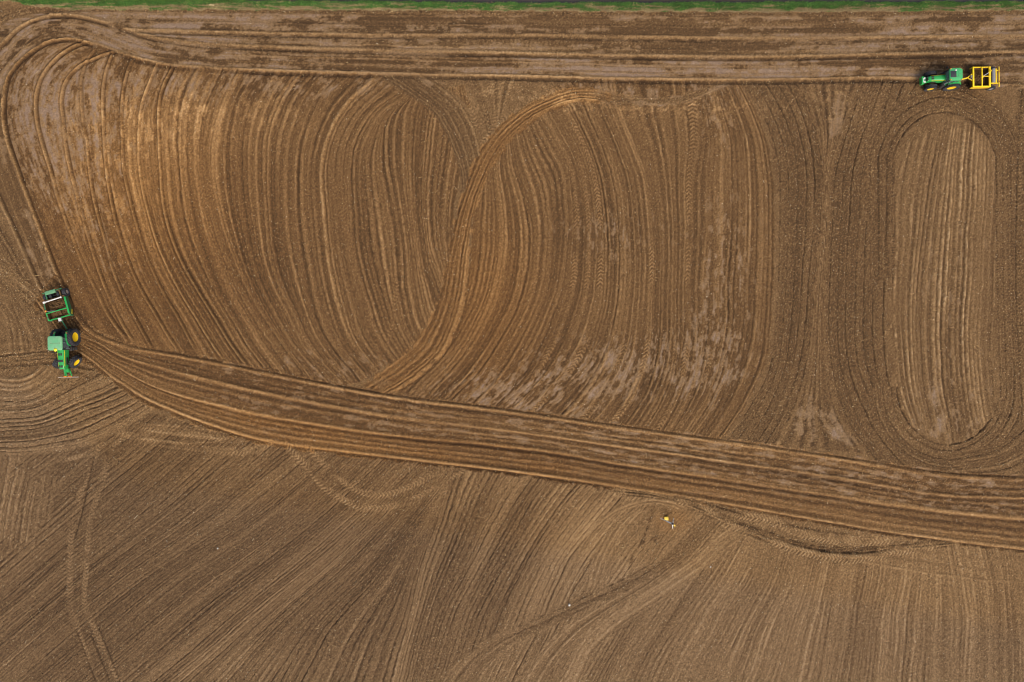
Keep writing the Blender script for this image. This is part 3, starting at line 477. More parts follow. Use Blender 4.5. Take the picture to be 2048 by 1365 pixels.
M['seat'] = paint('seat_fabric', (0.03, 0.03, 0.03), 0.9, dirt=0.1)
mg_, tg_, bg_ = node_mat('cab_glass'); bg_.inputs['Base Color'].default_value = (0.55, 0.66, 0.66, 1); bg_.inputs['Roughness'].default_value = 0.03; bg_.inputs['Transmission Weight'].default_value = 0.85; bg_.inputs['IOR'].default_value = 1.1; M['glass'] = mg_

# ------------------------------------------------------------------ mesh helpers
class MB:
    def __init__(s): s.bm = bmesh.new()
    def _mx(s, vs, mx):
        if mx is not None: bmesh.ops.transform(s.bm, matrix=mx, verts=vs)
    def box(s, c, d, rz=0, rot=None, bev=0.0, taper=None):
        r = bmesh.ops.create_cube(s.bm, size=1.0); vs = r['verts']
        bmesh.ops.scale(s.bm, vec=d, verts=vs)
        if taper:
            for v in vs:
                if v.co.z > 0: v.co.x *= taper[0]; v.co.y *= taper[1]
        if bev > 0:
            es = list({e for v in vs for e in v.link_edges}); nb = bmesh.ops.bevel(s.bm, geom=es, offset=bev, segments=2, affect='EDGES', profile=0.6)
            vs = list({v for f in nb['faces'] for v in f.verts} | {v for v in vs if v.is_valid})
        mx = Matrix.Translation(c) @ (rot if rot is not None else Matrix.Rotation(rz, 4, 'Z')); s._mx(vs, mx); return s
    def bar(s, a, b, w, h=None, bev=0.0):
        a = Vector(a); b = Vector(b); h = h or w; d = b - a
        q = d.to_track_quat('X', 'Z').to_matrix().to_4x4(); return s.box((a+b)/2, (d.length, w, h), rot=q, bev=bev)
    def tube(s, a, b, r, seg=10, r2=None):
        a = Vector(a); b = Vector(b); d = b - a
        o = bmesh.ops.create_cone(s.bm, cap_ends=True, segments=seg, radius1=r, radius2=r if r2 is None else r2, depth=d.length)
        s._mx(o['verts'], Matrix.Translation((a+b)/2) @ d.to_track_quat('Z', 'Y').to_matrix().to_4x4()); return s
    def path(s, pts, r, seg=8):
        for p, q in zip(pts[:-1], pts[1:]): s.tube(p, q, r, seg)
        return s
    def ball(s, c, r, sc=(1, 1, 1), u=14, v=9):
        o = bmesh.ops.create_uvsphere(s.bm, u_segments=u, v_segments=v, radius=r); s._mx(o['verts'], Matrix.Translation(c) @ Matrix.Diagonal((*sc, 1))); return s
    def lathe(s, prof, c=(0, 0, 0), seg=32, ax='Y'):
        rings = []
        for (r, h) in prof:
            ring = []
            for k in range(seg):
                a = 2*math.pi*k/seg
                p = Vector((r*math.cos(a), h, r*math.sin(a))) if ax == 'Y' else Vector((r*math.cos(a), r*math.sin(a), h))
                ring.append(s.bm.verts.new(p + Vector(c)))
            rings.append(ring)
        for i in range(len(rings)-1):
            for k in range(seg):
                k2 = (k+1) % seg; s.bm.faces.new((rings[i][k], rings[i][k2], rings[i+1][k2], rings[i+1][k]))
        for ring in (rings[0], rings[-1]):
            if (ring[0].co-ring[seg//2].co).length > 0.02:
                try: s.bm.faces.new(ring)
                except ValueError: pass
        return s
    def loftx(s, secs, close=True):
        """closed cross sections (lists of points, same count) joined in order, ends capped"""
        rr = [[s.bm.verts.new(p) for p in sec] for sec in secs]; n = len(rr[0])
        for a, b in zip(rr[:-1], rr[1:]):
            for k in range(n): s.bm.faces.new((a[k], a[(k+1) % n], b[(k+1) % n], b[k]))
        s.bm.faces.new(rr[0]); s.bm.faces.new(rr[-1]); return s
    def poly(s, pts, th, axis='Y', off=0.0):
        """plate: outline in the plane across axis, given thickness"""
        def P3(p, o): return {'Y': (p[0], o, p[1]), 'X': (o, p[0], p[1]), 'Z': (p[0], p[1], o)}[axis]
        A = [s.bm.verts.new(P3(p, off-th/2)) for p in pts]; B = [s.bm.verts.new(P3(p, off+th/2)) for p in pts]; n = len(pts)
        s.bm.faces.new(A); s.bm.faces.new(B[::-1])
        for k in range(n): s.bm.faces.new((A[k], B[k], B[(k+1) % n], A[(k+1) % n]))
        return s
    def build(s, name, mat, parent=None, smooth_=True):
        bmesh.ops.recalc_face_normals(s.bm, faces=s.bm.faces[:])
        me = bpy.data.meshes.new(name); s.bm.to_mesh(me); s.bm.free(); me.materials.append(M[mat] if isinstance(mat, str) else mat)
        if smooth_:
            for p in me.polygons: p.use_smooth = True
            me.set_sharp_from_angle(angle=math.radians(32))
        o = bpy.data.objects.new(name, me); COL.objects.link(o)
        if parent is not None: o.parent = parent
        return o
def thing(name, label, cat, loc=(0, 0, 0), rz=0.0, group=None):
    o = bpy.data.objects.new(name, None); COL.objects.link(o); o.location = loc; o.rotation_euler = (0, 0, rz); o.empty_display_size = 0.5
    o['label'] = label; o['category'] = cat
    if group: o['group'] = group
    return o
def tag(o, label, cat, group=None):
    o['label'] = label; o['category'] = cat
    if group: o['group'] = group
    return o

def add_wheel(root, c, R, W, rimr, nlug, side, rimmat='yellow', steer=0.0, name='wheel', lug=0.05):
    """agricultural wheel: dished centre (part), tyre with lugs, rim ring and bolts (sub-parts). side = +1 left, -1 right"""
    prof = [(rimr*0.10, 0.24*W), (rimr*0.30, 0.24*W), (rimr*0.36, 0.20*W), (rimr*0.78, 0.16*W), (rimr*0.90, 0.24*W), (rimr*0.985, 0.28*W), (rimr*0.985, -0.2*W), (rimr*0.1, -0.22*W)]
    wh = MB().lathe(prof, seg=36).build(name, rimmat, root)
    wh.location = c; wh.rotation_euler = (0, 0, steer + (0 if side > 0 else math.pi))
    t = MB(); hw = W/2
    t.lathe([(rimr, hw*0.62), (rimr*1.12, hw*0.86), ((R+rimr)/2, hw*0.99), (R*0.93, hw*0.95), (R*0.965, hw*0.80), (R*0.97, 0), (R*0.965, -hw*0.80), (R*0.93, -hw*0.95), ((R+rimr)/2, -hw*0.99), (rimr*1.12, -hw*0.86), (rimr, -hw*0.62)], seg=40)
    for k in range(nlug):
        for sg in (-1, 1):
            a0 = 2*math.pi*(k + (0.5 if sg > 0 else 0))/nlug; da = 0.62*2*math.pi/nlug*1.3
            def pt(a, y, r): return Vector((r*math.cos(a), y, r*math.sin(a)))
            th = 2*math.pi/nlug*0.20
            q = []
            for (a, y) in ((a0+da, 0.02*sg*W), (a0, sg*hw*0.97)):
                q.append([pt(a-th, y, R*0.955), pt(a+th, y, R*0.955), pt(a+th*0.8, y, R+lug*0.9), pt(a-th*0.8, y, R+lug*0.9)])
            t.loftx(q)
    ty = t.build('tyre', 'rubber', wh)
    MB().lathe([(rimr*1.0, hw*0.66), (rimr*1.05, hw*0.70), (rimr*1.05, hw*0.60), (rimr*0.99, hw*0.56), (rimr*0.955, 0.29*W), (rimr*0.94, 0.28*W)], seg=36).build('rim', rimmat, wh)
    MB().lathe([(rimr*0.02, 0.30*W), (rimr*0.17, 0.29*W), (rimr*0.19, 0.2*W), (rimr*0.19, 0.1*W)], seg=16).build('hub_cap', rimmat, wh)
    return wh

def rrect(hx, hy, r, z, n=5, cx=0, cy=0):
    out = []
    for (sx, sy, a0) in ((1, 1, 0), (-1, 1, 90), (-1, -1, 180), (1, -1, 270)):
        for k in range(n):
            a = math.radians(a0 + 90*k/(n-1)); out.append(Vector((cx + sx*(hx-r) + r*math.cos(a), cy + sy*(hy-r) + r*math.sin(a), z)))
    return out

def tractor(label, loc, rz, big, steer):
    """x forward from the rear axle, y left"""
    root = thing('tractor', label, 'tractor', loc, rz, 'green tractors working the field')
    k = 1.0 if big else 0.84
    WB = 3.05 if big else 2.46
    Rr, Wr, rr_ = (1.03, 0.66, 0.56) if big else (0.90, 0.52, 0.49)
    Rf, Wf, rf_ = (0.77, 0.56, 0.42) if big else (0.67, 0.46, 0.36)
    yr = 0.98 if big else 0.80; yf = 0.98 if big else 0.82
    for s in (1, -1):
        add_wheel(root, (0, s*yr, Rr), Rr, Wr, rr_, 20, s)
        add_wheel(root, (WB, s*yf, Rf), Rf, Wf, rf_, 17, s, steer=steer)
    zc = 1.05*k
    MB().box((WB*0.42, 0, zc-0.05), (WB+0.5, 0.46*k, 0.5*k), bev=0.05).box((0.05, 0, zc), (0.8*k, 0.7*k, 0.75*k), bev=0.08).tube((0, -yr, Rr), (0, yr, Rr), 0.13*k, 12).build('chassis', 'black', root)
    MB().tube((WB, -yf+0.1, Rf), (WB, yf-0.1, Rf), 0.10*k, 10).box((WB, 0, Rf), (0.34, 0.5, 0.3), bev=0.04).bar((WB-0.3, -yf+0.25, Rf), (WB-0.3, yf-0.25, Rf), 0.05).build('front_axle', 'green_worn', root)
    # hood: tapered, rounded, dropping to the nose
    x0, x1 = (1.55, WB+0.85) if big else (1.22, WB+0.78)
    zt0, zt1 = (2.12, 1.98) if big else (1.90, 1.72); hb0, hb1 = (0.44, 0.36) if big else (0.36, 0.29)
    secs = []
    for f in (0, 0.25, 0.5, 0.75, 0.9, 0.97, 1.0):
        x = x0 + (x1-x0)*f; ease = max(0, (f-0.85)/0.15)
        zt = zt0 + (zt1-zt0)*f - 0.16*ease**2; hb = hb0 + (hb1-hb0)*f - 0.07*ease**2; zb = 1.12*k + 0.02*f
        prof = [(-1.0, 0), (-1.03, 0.45), (-1.0, 0.78), (-0.86, 0.93), (-0.60, 0.99), (0, 1.0), (0.60, 0.99), (0.86, 0.93), (1.0, 0.78), (1.03, 0.45), (1.0, 0)]
        secs.append([Vector((x, hb*a, zb + (zt-zb)*h)) for a, h in prof])
    hood = MB().loftx(secs).build('hood', 'green', root)
    def hz(x): return zt0 + (zt1-zt0)*((x-x0)/(x1-x0))
    for (xa, n_) in (((x0+0.55, 2), (x0+1.35, 1), (x1-0.33, 2)) if big else ((x1-0.42, 2),)):
        for s in ((1, -1) if n_ == 2 else (1, 0, -1)):
            wv = 0.19 if big else 0.17
            MB().box((xa, s*(wv+0.02)*0.62*(1 if n_ == 2 else 1.6), hz(xa)+0.004), (0.30, wv, 0.034), rot=Matrix.Translation((0, 0, 0)) @ Matrix.Rotation(0.06, 4, 'Y'), bev=0.006).build('hood_vent', 'black', hood)
    for s in (1, -1):
        st = MB(); sg = []
        for f in (0.02, 0.5, 0.86):
            x = x0 + (x1-x0)*f; hb = (hb0+(hb1-hb0)*f)*1.025; zt = hz(x); sg.append([Vector((x, s*hb*0.985, zt-0.215*k)), Vector((x, s*(hb+0.012), zt-0.215*k)), Vector((x, s*(hb+0.010), zt-0.155*k)), Vector((x, s*hb*0.97, zt-0.155*k))])
        st.loftx(sg).build('hood_stripe', 'yellow', hood)
        MB().box(((x0+x1)/2+0.2, s*(hb0+hb1)/2*1.02, 1.42*k), (0.9*k, 0.03, 0.34*k), bev=0.01).build('side_grille', 'black', hood)
    MB().box((x1+0.005, 0, 1.5*k), (0.05, hb1*1.5, 0.5*k), bev=0.02).build('front_grille', 'black', hood)
    for s in (1, -1): MB().box((x1-0.02, s*hb1*0.62, 1.72*k), (0.07, 0.16, 0.09), bev=0.02).build('headlight', 'silver', hood)
    # cab
    cx = 0.74 if big else 0.66; ch = 0.82 if big else 0.72; cw = 0.80 if big else 0.70; zb = 1.42*k; zr = 2.86 if big else 2.62
    MB().box((cx, 0, zb-0.10), (ch*2.0, cw*1.55, 0.30), bev=0.04).build('cab_floor', 'black', root)
    tops = {}; cabf = MB().box((cx, 0, zb+0.07), (ch*1.96, cw*1.74, 0.05), bev=0.01).build('cab_sill', 'black', root)
    for sx in (1, -1):
        for s in (1, -1):
            a = (cx + sx*ch*0.98, s*cw*0.86, zb); b = (cx + sx*ch*0.80, s*cw*0.92, zr); tops[(sx, s)] = (a, b); MB().bar(a, b, 0.07, 0.07).build('post', 'black', cabf)
    for s in (1, -1): MB().bar((cx-0.15, s*cw*0.90, zb), (cx-0.15, s*cw*0.94, zr), 0.05, 0.05).build('post', 'black', cabf)
    def pane(p, q): # between two posts
        a, b = Vector(p[0]), Vector(p[1]); c_, d = Vector(q[0]), Vector(q[1]); mb = MB(); n_ = (c_-a).cross(b-a).normalized()*0.008
        mb.loftx([[a+n_, c_+n_, d+n_, b+n_], [a-n_, c_-n_, d-n_, b-n_]]); mb.build('window', 'glass', cabf)
    pane(tops[(1, 1)], tops[(1, -1)]); pane(tops[(-1, 1)], tops[(-1, -1)])
    for s in (1, -1): pane(tops[(1, s)], tops[(-1, s)])
    MB().box((cx-0.25, 0, zb+0.32), (0.5, 0.5, 0.14), bev=0.05).box((cx-0.5, 0, zb+0.62), (0.14, 0.5, 0.6), bev=0.05).build('seat', 'seat', root)
    MB().lathe([(0.19, -0.015), (0.21, 0), (0.19, 0.015), (0.17, 0)], c=(cx+0.32, 0, zb+0.62), seg=18, ax='Z').tube((cx+0.45, 0, zb), (cx+0.33, 0, zb+0.62), 0.03).build('steering_wheel', 'black', root)
    # roof: rounded slab, raised panel lines
    rx, ry = (0.87, 0.88) if big else (0.80, 0.76); rcx = cx - 0.02
    R_ = [rrect(rx*0.93, ry*0.93, 0.22, zr-0.04, cx=rcx), rrect(rx, ry, 0.26, zr+0.03, cx=rcx), rrect(rx, ry, 0.26, zr+0.13, cx=rcx), rrect(rx*0.95, ry*0.95, 0.24, zr+0.20, cx=rcx), rrect(rx*0.80, ry*0.80, 0.20, zr+0.235, cx=rcx), rrect(rx*0.3, ry*0.3, 0.05, zr+0.245, cx=rcx)]
    roof = MB().loftx(R_).build('roof', 'green_dusty' if big else 'green_mid', root)
    ztop = zr + 0.24
    if big:
        MB().box((rcx-0.0, 0.02, ztop+0.012), (0.03, 1.1, 0.02)).box((rcx, 0.60, ztop+0.012), (0.16, 0.02, 0.02)).build('roof_seam', 'mud', roof)
        for yy in (-0.42, 0.0, 0.42): MB().box((rcx-0.02, yy, ztop-0.006), (1.30, 0.025, 0.03), bev=0.008).build('roof_rib', 'green_dusty', roof)
        MB().lathe([(0.17, 0), (0.20, 0.03), (0.19, 0.08), (0.12, 0.13), (0.03, 0.145)], c=(rcx+rx-0.06, 0.12, zr+0.20), seg=20, ax='Z').build('receiver_dome', 'lemon', roof)
    else:
        MB().box((rcx+0.36, 0.0, ztop-0.012), (0.70, 0.80, 0.05), bev=0.02).build('roof_hatch', 'dark_roof', roof)
        MB().box((rcx+0.06, -0.46, ztop+0.02), (0.17, 0.17, 0.10), bev=0.03).build('receiver_box', 'white', roof)
        MB().path([(rcx-0.0, -0.36, ztop+0.002), (rcx-0.22, -0.30, ztop+0.002), (rcx-0.28, 0, ztop+0.004), (rcx-0.22, 0.30, ztop+0.002), (rcx-0.02, 0.38, ztop+0.002)], 0.014, 6).path([(rcx-0.28, 0, ztop+0.002), (rcx-0.56, 0.0, ztop-0.005)], 0.014, 6).path([(rcx-0.22, 0.30, ztop+0.002), (rcx-0.5, 0.44, ztop-0.01)], 0.014, 6).path([(rcx-0.22, -0.30, ztop+0.002), (rcx-0.5, -0.44, ztop-0.01)], 0.014, 6).build('roof_moulding', 'green_worn', roof)
        for s in (1, -1):
            MB().lathe([(0.06, 0), (0.06, 0.08), (0.03, 0.12)], c=(rcx+rx-0.14, s*(ry-0.1), zr+0.16), seg=12, ax='Z').build('beacon', 'orange', roof)
            MB().lathe([(0.045, 0), (0.045, 0.06), (0.02, 0.09)], c=(rcx-rx+0.2, s*(ry-0.08), zr+0.17), seg=12, ax='Z').build('rear_lamp', 'red', roof)
    # fenders over the rear wheels
    for s in (1, -1):
        out = []; 
        for a in np.linspace(math.radians(128 if big else 150), math.radians(15), 9): out.append((math.cos(a)*(Rr+0.09), Rr + math.sin(a)*(Rr+0.09)))
        fd = MB(); prev = []
        secs = [[Vector((p[0], s*(yr-Wr*0.56), p[1])), Vector((p[0], s*(yr+Wr*(-0.22 if big else -0.02)), p[1]-0.01)), Vector((p[0]*0.97, s*(yr+Wr*(-0.22 if big else -0.02)), p[1]-0.05)), Vector((p[0]*0.97, s*(yr-Wr*0.56), p[1]-0.05))] for p in out]
        fo = fd.loftx(secs).build('fender', 'green', root)
        MB().box((-Rr*0.50, s*(yr-0.22), Rr*1.93), (0.08, 0.16, 0.10), bev=0.02).build('tail_light', 'red', fo)
        # steps and tank
        MB().box((WB*0.40, s*0.62*k, 0.86*k), (0.95*k, 0.42*k, 0.55*k), bev=0.09).build('fuel_tank', 'black' if s > 0 else 'green_worn', root)
        ld_ = MB().bar((WB*0.46-0.2, s*0.98*k, 0.45*k), (WB*0.46-0.2, s*0.88*k, 1.5*k), 0.03).build('ladder_rail', 'black', root)
        MB().bar((WB*0.46+0.2, s*0.98*k, 0.45*k), (WB*0.46+0.2, s*0.88*k, 1.5*k), 0.03).build('ladder_rail', 'black', root)
        for j in range(4): MB().box((WB*0.46, s*(0.92 + 0.03*(3-j))*k, (0.5+0.28*j)*k), (0.42*k, 0.16, 0.035), bev=0.01).build('step', 'black', ld_)
        # mirror on an arm
        ym = cw*0.95
        mr_ = MB().path([(cx+ch*0.85, s*ym, zr-0.25), (cx+ch*0.95, s*(ym+0.35), zr-0.2), (cx+ch*0.95, s*(ym+0.38), zr-0.55)], 0.022, 7).build('mirror_arm', 'black', root)
        MB().box((cx+ch*0.95, s*(ym+0.40), zr-0.45), (0.07, 0.24, 0.36), bev=0.02).build('mirror', 'black', mr_)
        MB().box((cx+ch*0.9, s*cw*0.72, zr+0.02), (0.08, 0.18, 0.1), bev=0.02).build('work_light', 'silver', root)
    MB().tube((x0+0.25, -(hb0+0.10), 1.3*k), (x0+0.25, -(hb0+0.10), 2.55*k if not big else 2.75), 0.075, 12).tube((x0+0.25, -(hb0+0.10), 1.5*k), (x0+0.25, -(hb0+0.10), 2.1*k), 0.11, 12).build('exhaust', 'black', root)
    # rear linkage and drawbar
    lk = MB().bar((-0.3, 0, 0.62*k), (-1.05*k, 0, 0.55*k), 0.14, 0.08).box((-0.55*k, 0, 1.0*k), (0.25, 0.7*k, 0.5*k), bev=0.04)
    lk.bar((-0.4, 0, 1.3*k), (-0.9*k, 0.02, 1.2*k), 0.06); lk = lk.build('rear_linkage', 'black', root)
    for s in (1, -1):
        MB().bar((-0.35, s*0.36*k, 0.75*k), (-0.98*k, s*0.40*k, 0.72*k), 0.07).build('lower_link', 'black', lk); MB().bar((-0.5, s*0.36*k, 1.35*k), (-0.85*k, s*0.40*k, 0.75*k), 0.05).build('lift_rod', 'black', lk)
    # hydraulic bits behind the hood, beside the cab
    r_ = random.Random(5)
    for j in range(9): MB().box((r_.uniform(x0-0.55, x0+0.1), r_.choice((-1, 1))*r_.uniform(0.42, 0.72)*k, r_.uniform(1.1, 1.5)*k), (r_.uniform(0.08, 0.2), r_.uniform(0.08, 0.2), r_.uniform(0.08, 0.2)), bev=0.015).build('hydraulic_fitting', 'black' if j % 3 else 'grey', root)
    if big:
        fl = MB().box((WB+1.05, 0, 0.85), (0.5, 0.62, 0.42), bev=0.06)
        for s in (1, -1): MB().bar((WB+1.1, s*0.33, 0.75), (WB+1.78, s*0.42, 0.60), 0.09, 0.10).build('front_link_arm', 'green', root)
        fl.bar((WB+1.2, 0, 1.1), (WB+1.72, 0, 0.95), 0.07).build('front_linkage', 'green', root)
        MB().box((WB+1.9, 0, 0.62), (0.10, 2.55, 0.13), bev=0.02).build('front_bar', 'bar', root)
        for yy in (-0.45, -0.25, 0.15, 0.4): MB().box((WB+1.82, yy, 0.68), (0.12, 0.12, 0.14), bev=0.02).build('bar_clamp', 'orange', root)
    else:
        MB().box((WB+0.88, 0, 0.92), (0.5, 0.42, 0.34), bev=0.05).box((WB+0.74, 0, 0.98), (0.3, 0.62, 0.3), bev=0.04).build('front_linkage', 'green', root)
        wb = MB().box((WB+1.14, 0, 0.82), (0.36, 0.92, 0.56), bev=0.07).build('front_weight', 'green', root)
        MB().poly([(WB+0.90, 0.36), (WB+1.16, 0.26), (WB+1.16, -0.20), (WB+0.90, -0.38), (WB+0.86, -0.2), (WB+0.86, 0.2)], 0.04, 'Z', 1.118).build('weight_plate', 'white', wb)
        MB().poly([(WB+0.88, 0.18), (WB+1.14, 0.03), (WB+0.88, -0.14)], 0.02, 'Z', 1.147).build('plate_mark', 'green_worn', wb)
    return root

def tilt(loc, o): pass
# --- the two tractors
tA = tractor('large green tractor with dusty pale roof and long bar on its nose', (wx(141.2), wy(675.2), -0.05), math.radians(-88.8), True, -0.56)
tB = tractor('smaller green tractor with dark roof hatch and white plated front weight', (wx(1894), wy(165.6), -0.05), math.radians(181.5), False, 0.02)

# --- scrapers: x forward, origin under the middle of the rear wheels
def soil_heap(name, label, loc, rz, lx, ly, h, seed, base):
    r = np.random.default_rng(seed); n, m_ = 26, 24; bm = bmesh.new(); vs = []
    for j in range(m_):
        for i in range(n):
            fx = i/(n-1)*2-1; fy = j/(m_-1)*2-1
            e = (1-abs(fx)**3)*(1-abs(fy)**3)
            z = base + h*e*(0.75 + 0.35*float(noise(i/4.0, j/4.0, seed)) + 0.12*r.normal()) + 0.03*r.normal()*(e > 0.05)
            vs.append(bm.verts.new((fx*lx/2, fy*ly/2, z)))
    for j in range(m_-1):
        for i in range(n-1): bm.faces.new((vs[j*n+i], vs[j*n+i+1], vs[(j+1)*n+i+1], vs[(j+1)*n+i]))
    rim = [vs[i] for i in range(n)] + [vs[j*n+n-1] for j in range(1, m_)] + [vs[(m_-1)*n+i] for i in range(n-2, -1, -1)] + [vs[j*n] for j in range(m_-2, 0, -1)]
    low = [bm.verts.new((v.co.x, v.co.y, base-0.14)) for v in rim]
    for k in range(len(rim)): bm.faces.new((rim[k], rim[(k+1) % len(rim)], low[(k+1) % len(rim)], low[k]))
    bm.faces.new(low[::-1])
    bmesh.ops.recalc_face_normals(bm, faces=bm.faces[:])
    me = bpy.data.meshes.new(name); bm.to_mesh(me); bm.free(); me.materials.append(M['mud'])
    o = bpy.data.objects.new(name, me); COL.objects.link(o); o.location = loc; o.rotation_euler = (0, 0, rz); tag(o, label, 'soil'); return o

def scraper_green(loc, rz, hitch):
    root = thing('land_scraper', 'worn green earth scraper with white cylinder bar hitched behind large tractor', 'scraper', loc, rz, 'earth scrapers behind the tractors')
    W = 1.34; XF = 3.05; XR = 0.62
    for s in (1, -1):
        pl = MB().poly([(XR, 0.62), (XR, 1.05), (XR+0.5, 1.20), (XF-0.3, 1.20), (XF+0.05, 0.95), (XF+0.05, 0.52), (XF-0.5, 0.50), (XR+0.5, 0.56)], 0.13, 'Y', s*W).build('side_plate', 'green_worn', root)
        MB().poly([(XR+0.04, 0.25), (XR+0.04, 0.60), (XR+0.5, 0.55), (XF-0.5, 0.495), (XF+0.02, 0.515), (XF+0.02, 0.40), (XF-0.9, 0.06), (XR+0.6, 0.06)], 0.11, 'Y', s*(W-0.004)).build('lower_side', 'mud', pl)
        MB().bar((XR+0.1 if s > 0 else XF-0.95, s*(W+0.02), 1.19), (XF-0.2 if s > 0 else XF, s*(W+0.02), 1.22 if s > 0 else 1.10), 0.22 if s > 0 else 0.14, 0.10, bev=0.02).build('top_rail', 'green', pl)
        MB().poly([(XR+0.02, 0.15), (XR+0.02, 1.06), (XR+0.5, 1.20), (XF-0.3, 1.20), (XF-0.05, 0.98), (XF-0.1, 0.40), (XF-0.9, 0.10), (XR+0.6, 0.10)], 0.04, 'Y', s*(W-0.09)).build('side_liner', 'mud', pl)
        if s < 0: MB().bar((XR+0.02, s*W, 1.06), (XF-1.0, s*W, 1.215), 0.12, 0.03).build('muddy_edge', 'mud', pl)
        MB().bar((XF-0.75, s*(W+0.10), 0.55), (XF-0.15, s*(W+0.10), 0.8), 0.07, 0.07).build('side_rib', 'yellow_frame' if s > 0 else 'green_worn', pl)
    MB().box((1.55, 0, 0.10), (1.9, 2*W-0.15, 0.06)).build('bucket_floor', 'mud', root)
    MB().poly([(0.55, 0.12), (0.35, 0.7), (0.45, 1.02), (0.55, 1.02), (0.47, 0.7), (0.66, 0.12)], 2*W-0.16, 'Y', 0).build('back_wall', 'mud', root)
    MB().bar((XF-0.02, -W, 1.06), (XF-0.02, W, 1.06), 0.13, 0.16, bev=0.02).build('front_beam', 'green', root)
    MB().bar((XF-0.06, -0.75, 0.85), (XF-0.06, 0.45, 0.85), 0.24, 0.22, bev=0.02).build('gate', 'mud', root)
    MB().bar((XF-0.92, -W, 1.22), (XF-0.92, W, 1.22), 0.12, 0.14, bev=0.02).build('cross_beam', 'green', root)
    MB().bar((XF-0.85, 0.35, 1.15), (XF-0.3, 0.28, 1.02), 0.18, 0.14).build('lift_arm', 'mud', root)
    MB().path([(XF-0.90, -0.1, 1.34), (XF-1.05, -0.55, 1.36), (XF-1.12, -1.15, 1.32)], 0.03, 7).build('hydraulic_hose', 'grey', root)
    MB().ball((XF-1.22, -1.24, 1.36), 0.10, (1, 1, 0.8)).build('side_lamp', 'orange', root)
    MB().bar((XR+0.10, -W+0.02, 1.14), (XR+0.02, W-0.42, 1.14), 0.13, 0.13, bev=0.03).box((XR+0.10, -W+0.06, 1.14), (0.24, 0.26, 0.2), bev=0.04).box((XR+0.02, W-0.46, 1.14), (0.18, 0.2, 0.2), bev=0.04).build('white_bar', 'white', root)
    for y in (-1.30, -0.55, 0.42, 1.26):
        add_wheel(root, (0.05, y, 0.50 if y > 1 else 0.44), 0.50 if y > 1 else 0.44, 0.42 if y > 1 else 0.32, 0.24, 12, -1 if y < 0 else 1, 'silver', name='wheel', lug=0.02)
    MB().tube((0.05, -1.35, 0.47), (0.05, 1.3, 0.47), 0.07, 10).build('axle', 'black', root)
    rf_ = MB().bar((-0.42, -1.3, 0.98), (-0.42, 1.15, 0.98), 0.11, 0.11).build('rear_beam', 'green_worn', root)
    MB().bar((XR, -0.95, 0.9), (-0.36, -0.95, 0.98), 0.12, 0.12).build('rear_arm', 'green_worn', rf_); MB().bar((XR, 0.85, 0.95), (-0.36, 0.85, 1.05), 0.16, 0.14).build('rear_arm', 'mud', rf_)
    MB().box((-0.30, -0.15, 1.16), (0.42, 1.30, 0.26), bev=0.05).build('rear_hood', 'green_pale', root)
    h = Vector(hitch)
    MB().bar((XF, 0.05, 0.95), (XF+0.45, 0.0, 0.75), 0.20, 0.18, bev=0.02).bar((XF+0.4, 0, 0.75), h, 0.13, 0.12, bev=0.02).build('drawbar', 'green_worn', root)
    MB().box((XF+0.22, 0.04, 1.15), (0.42, 0.36, 0.26), bev=0.04).build('valve_box', 'white', root)
    return root
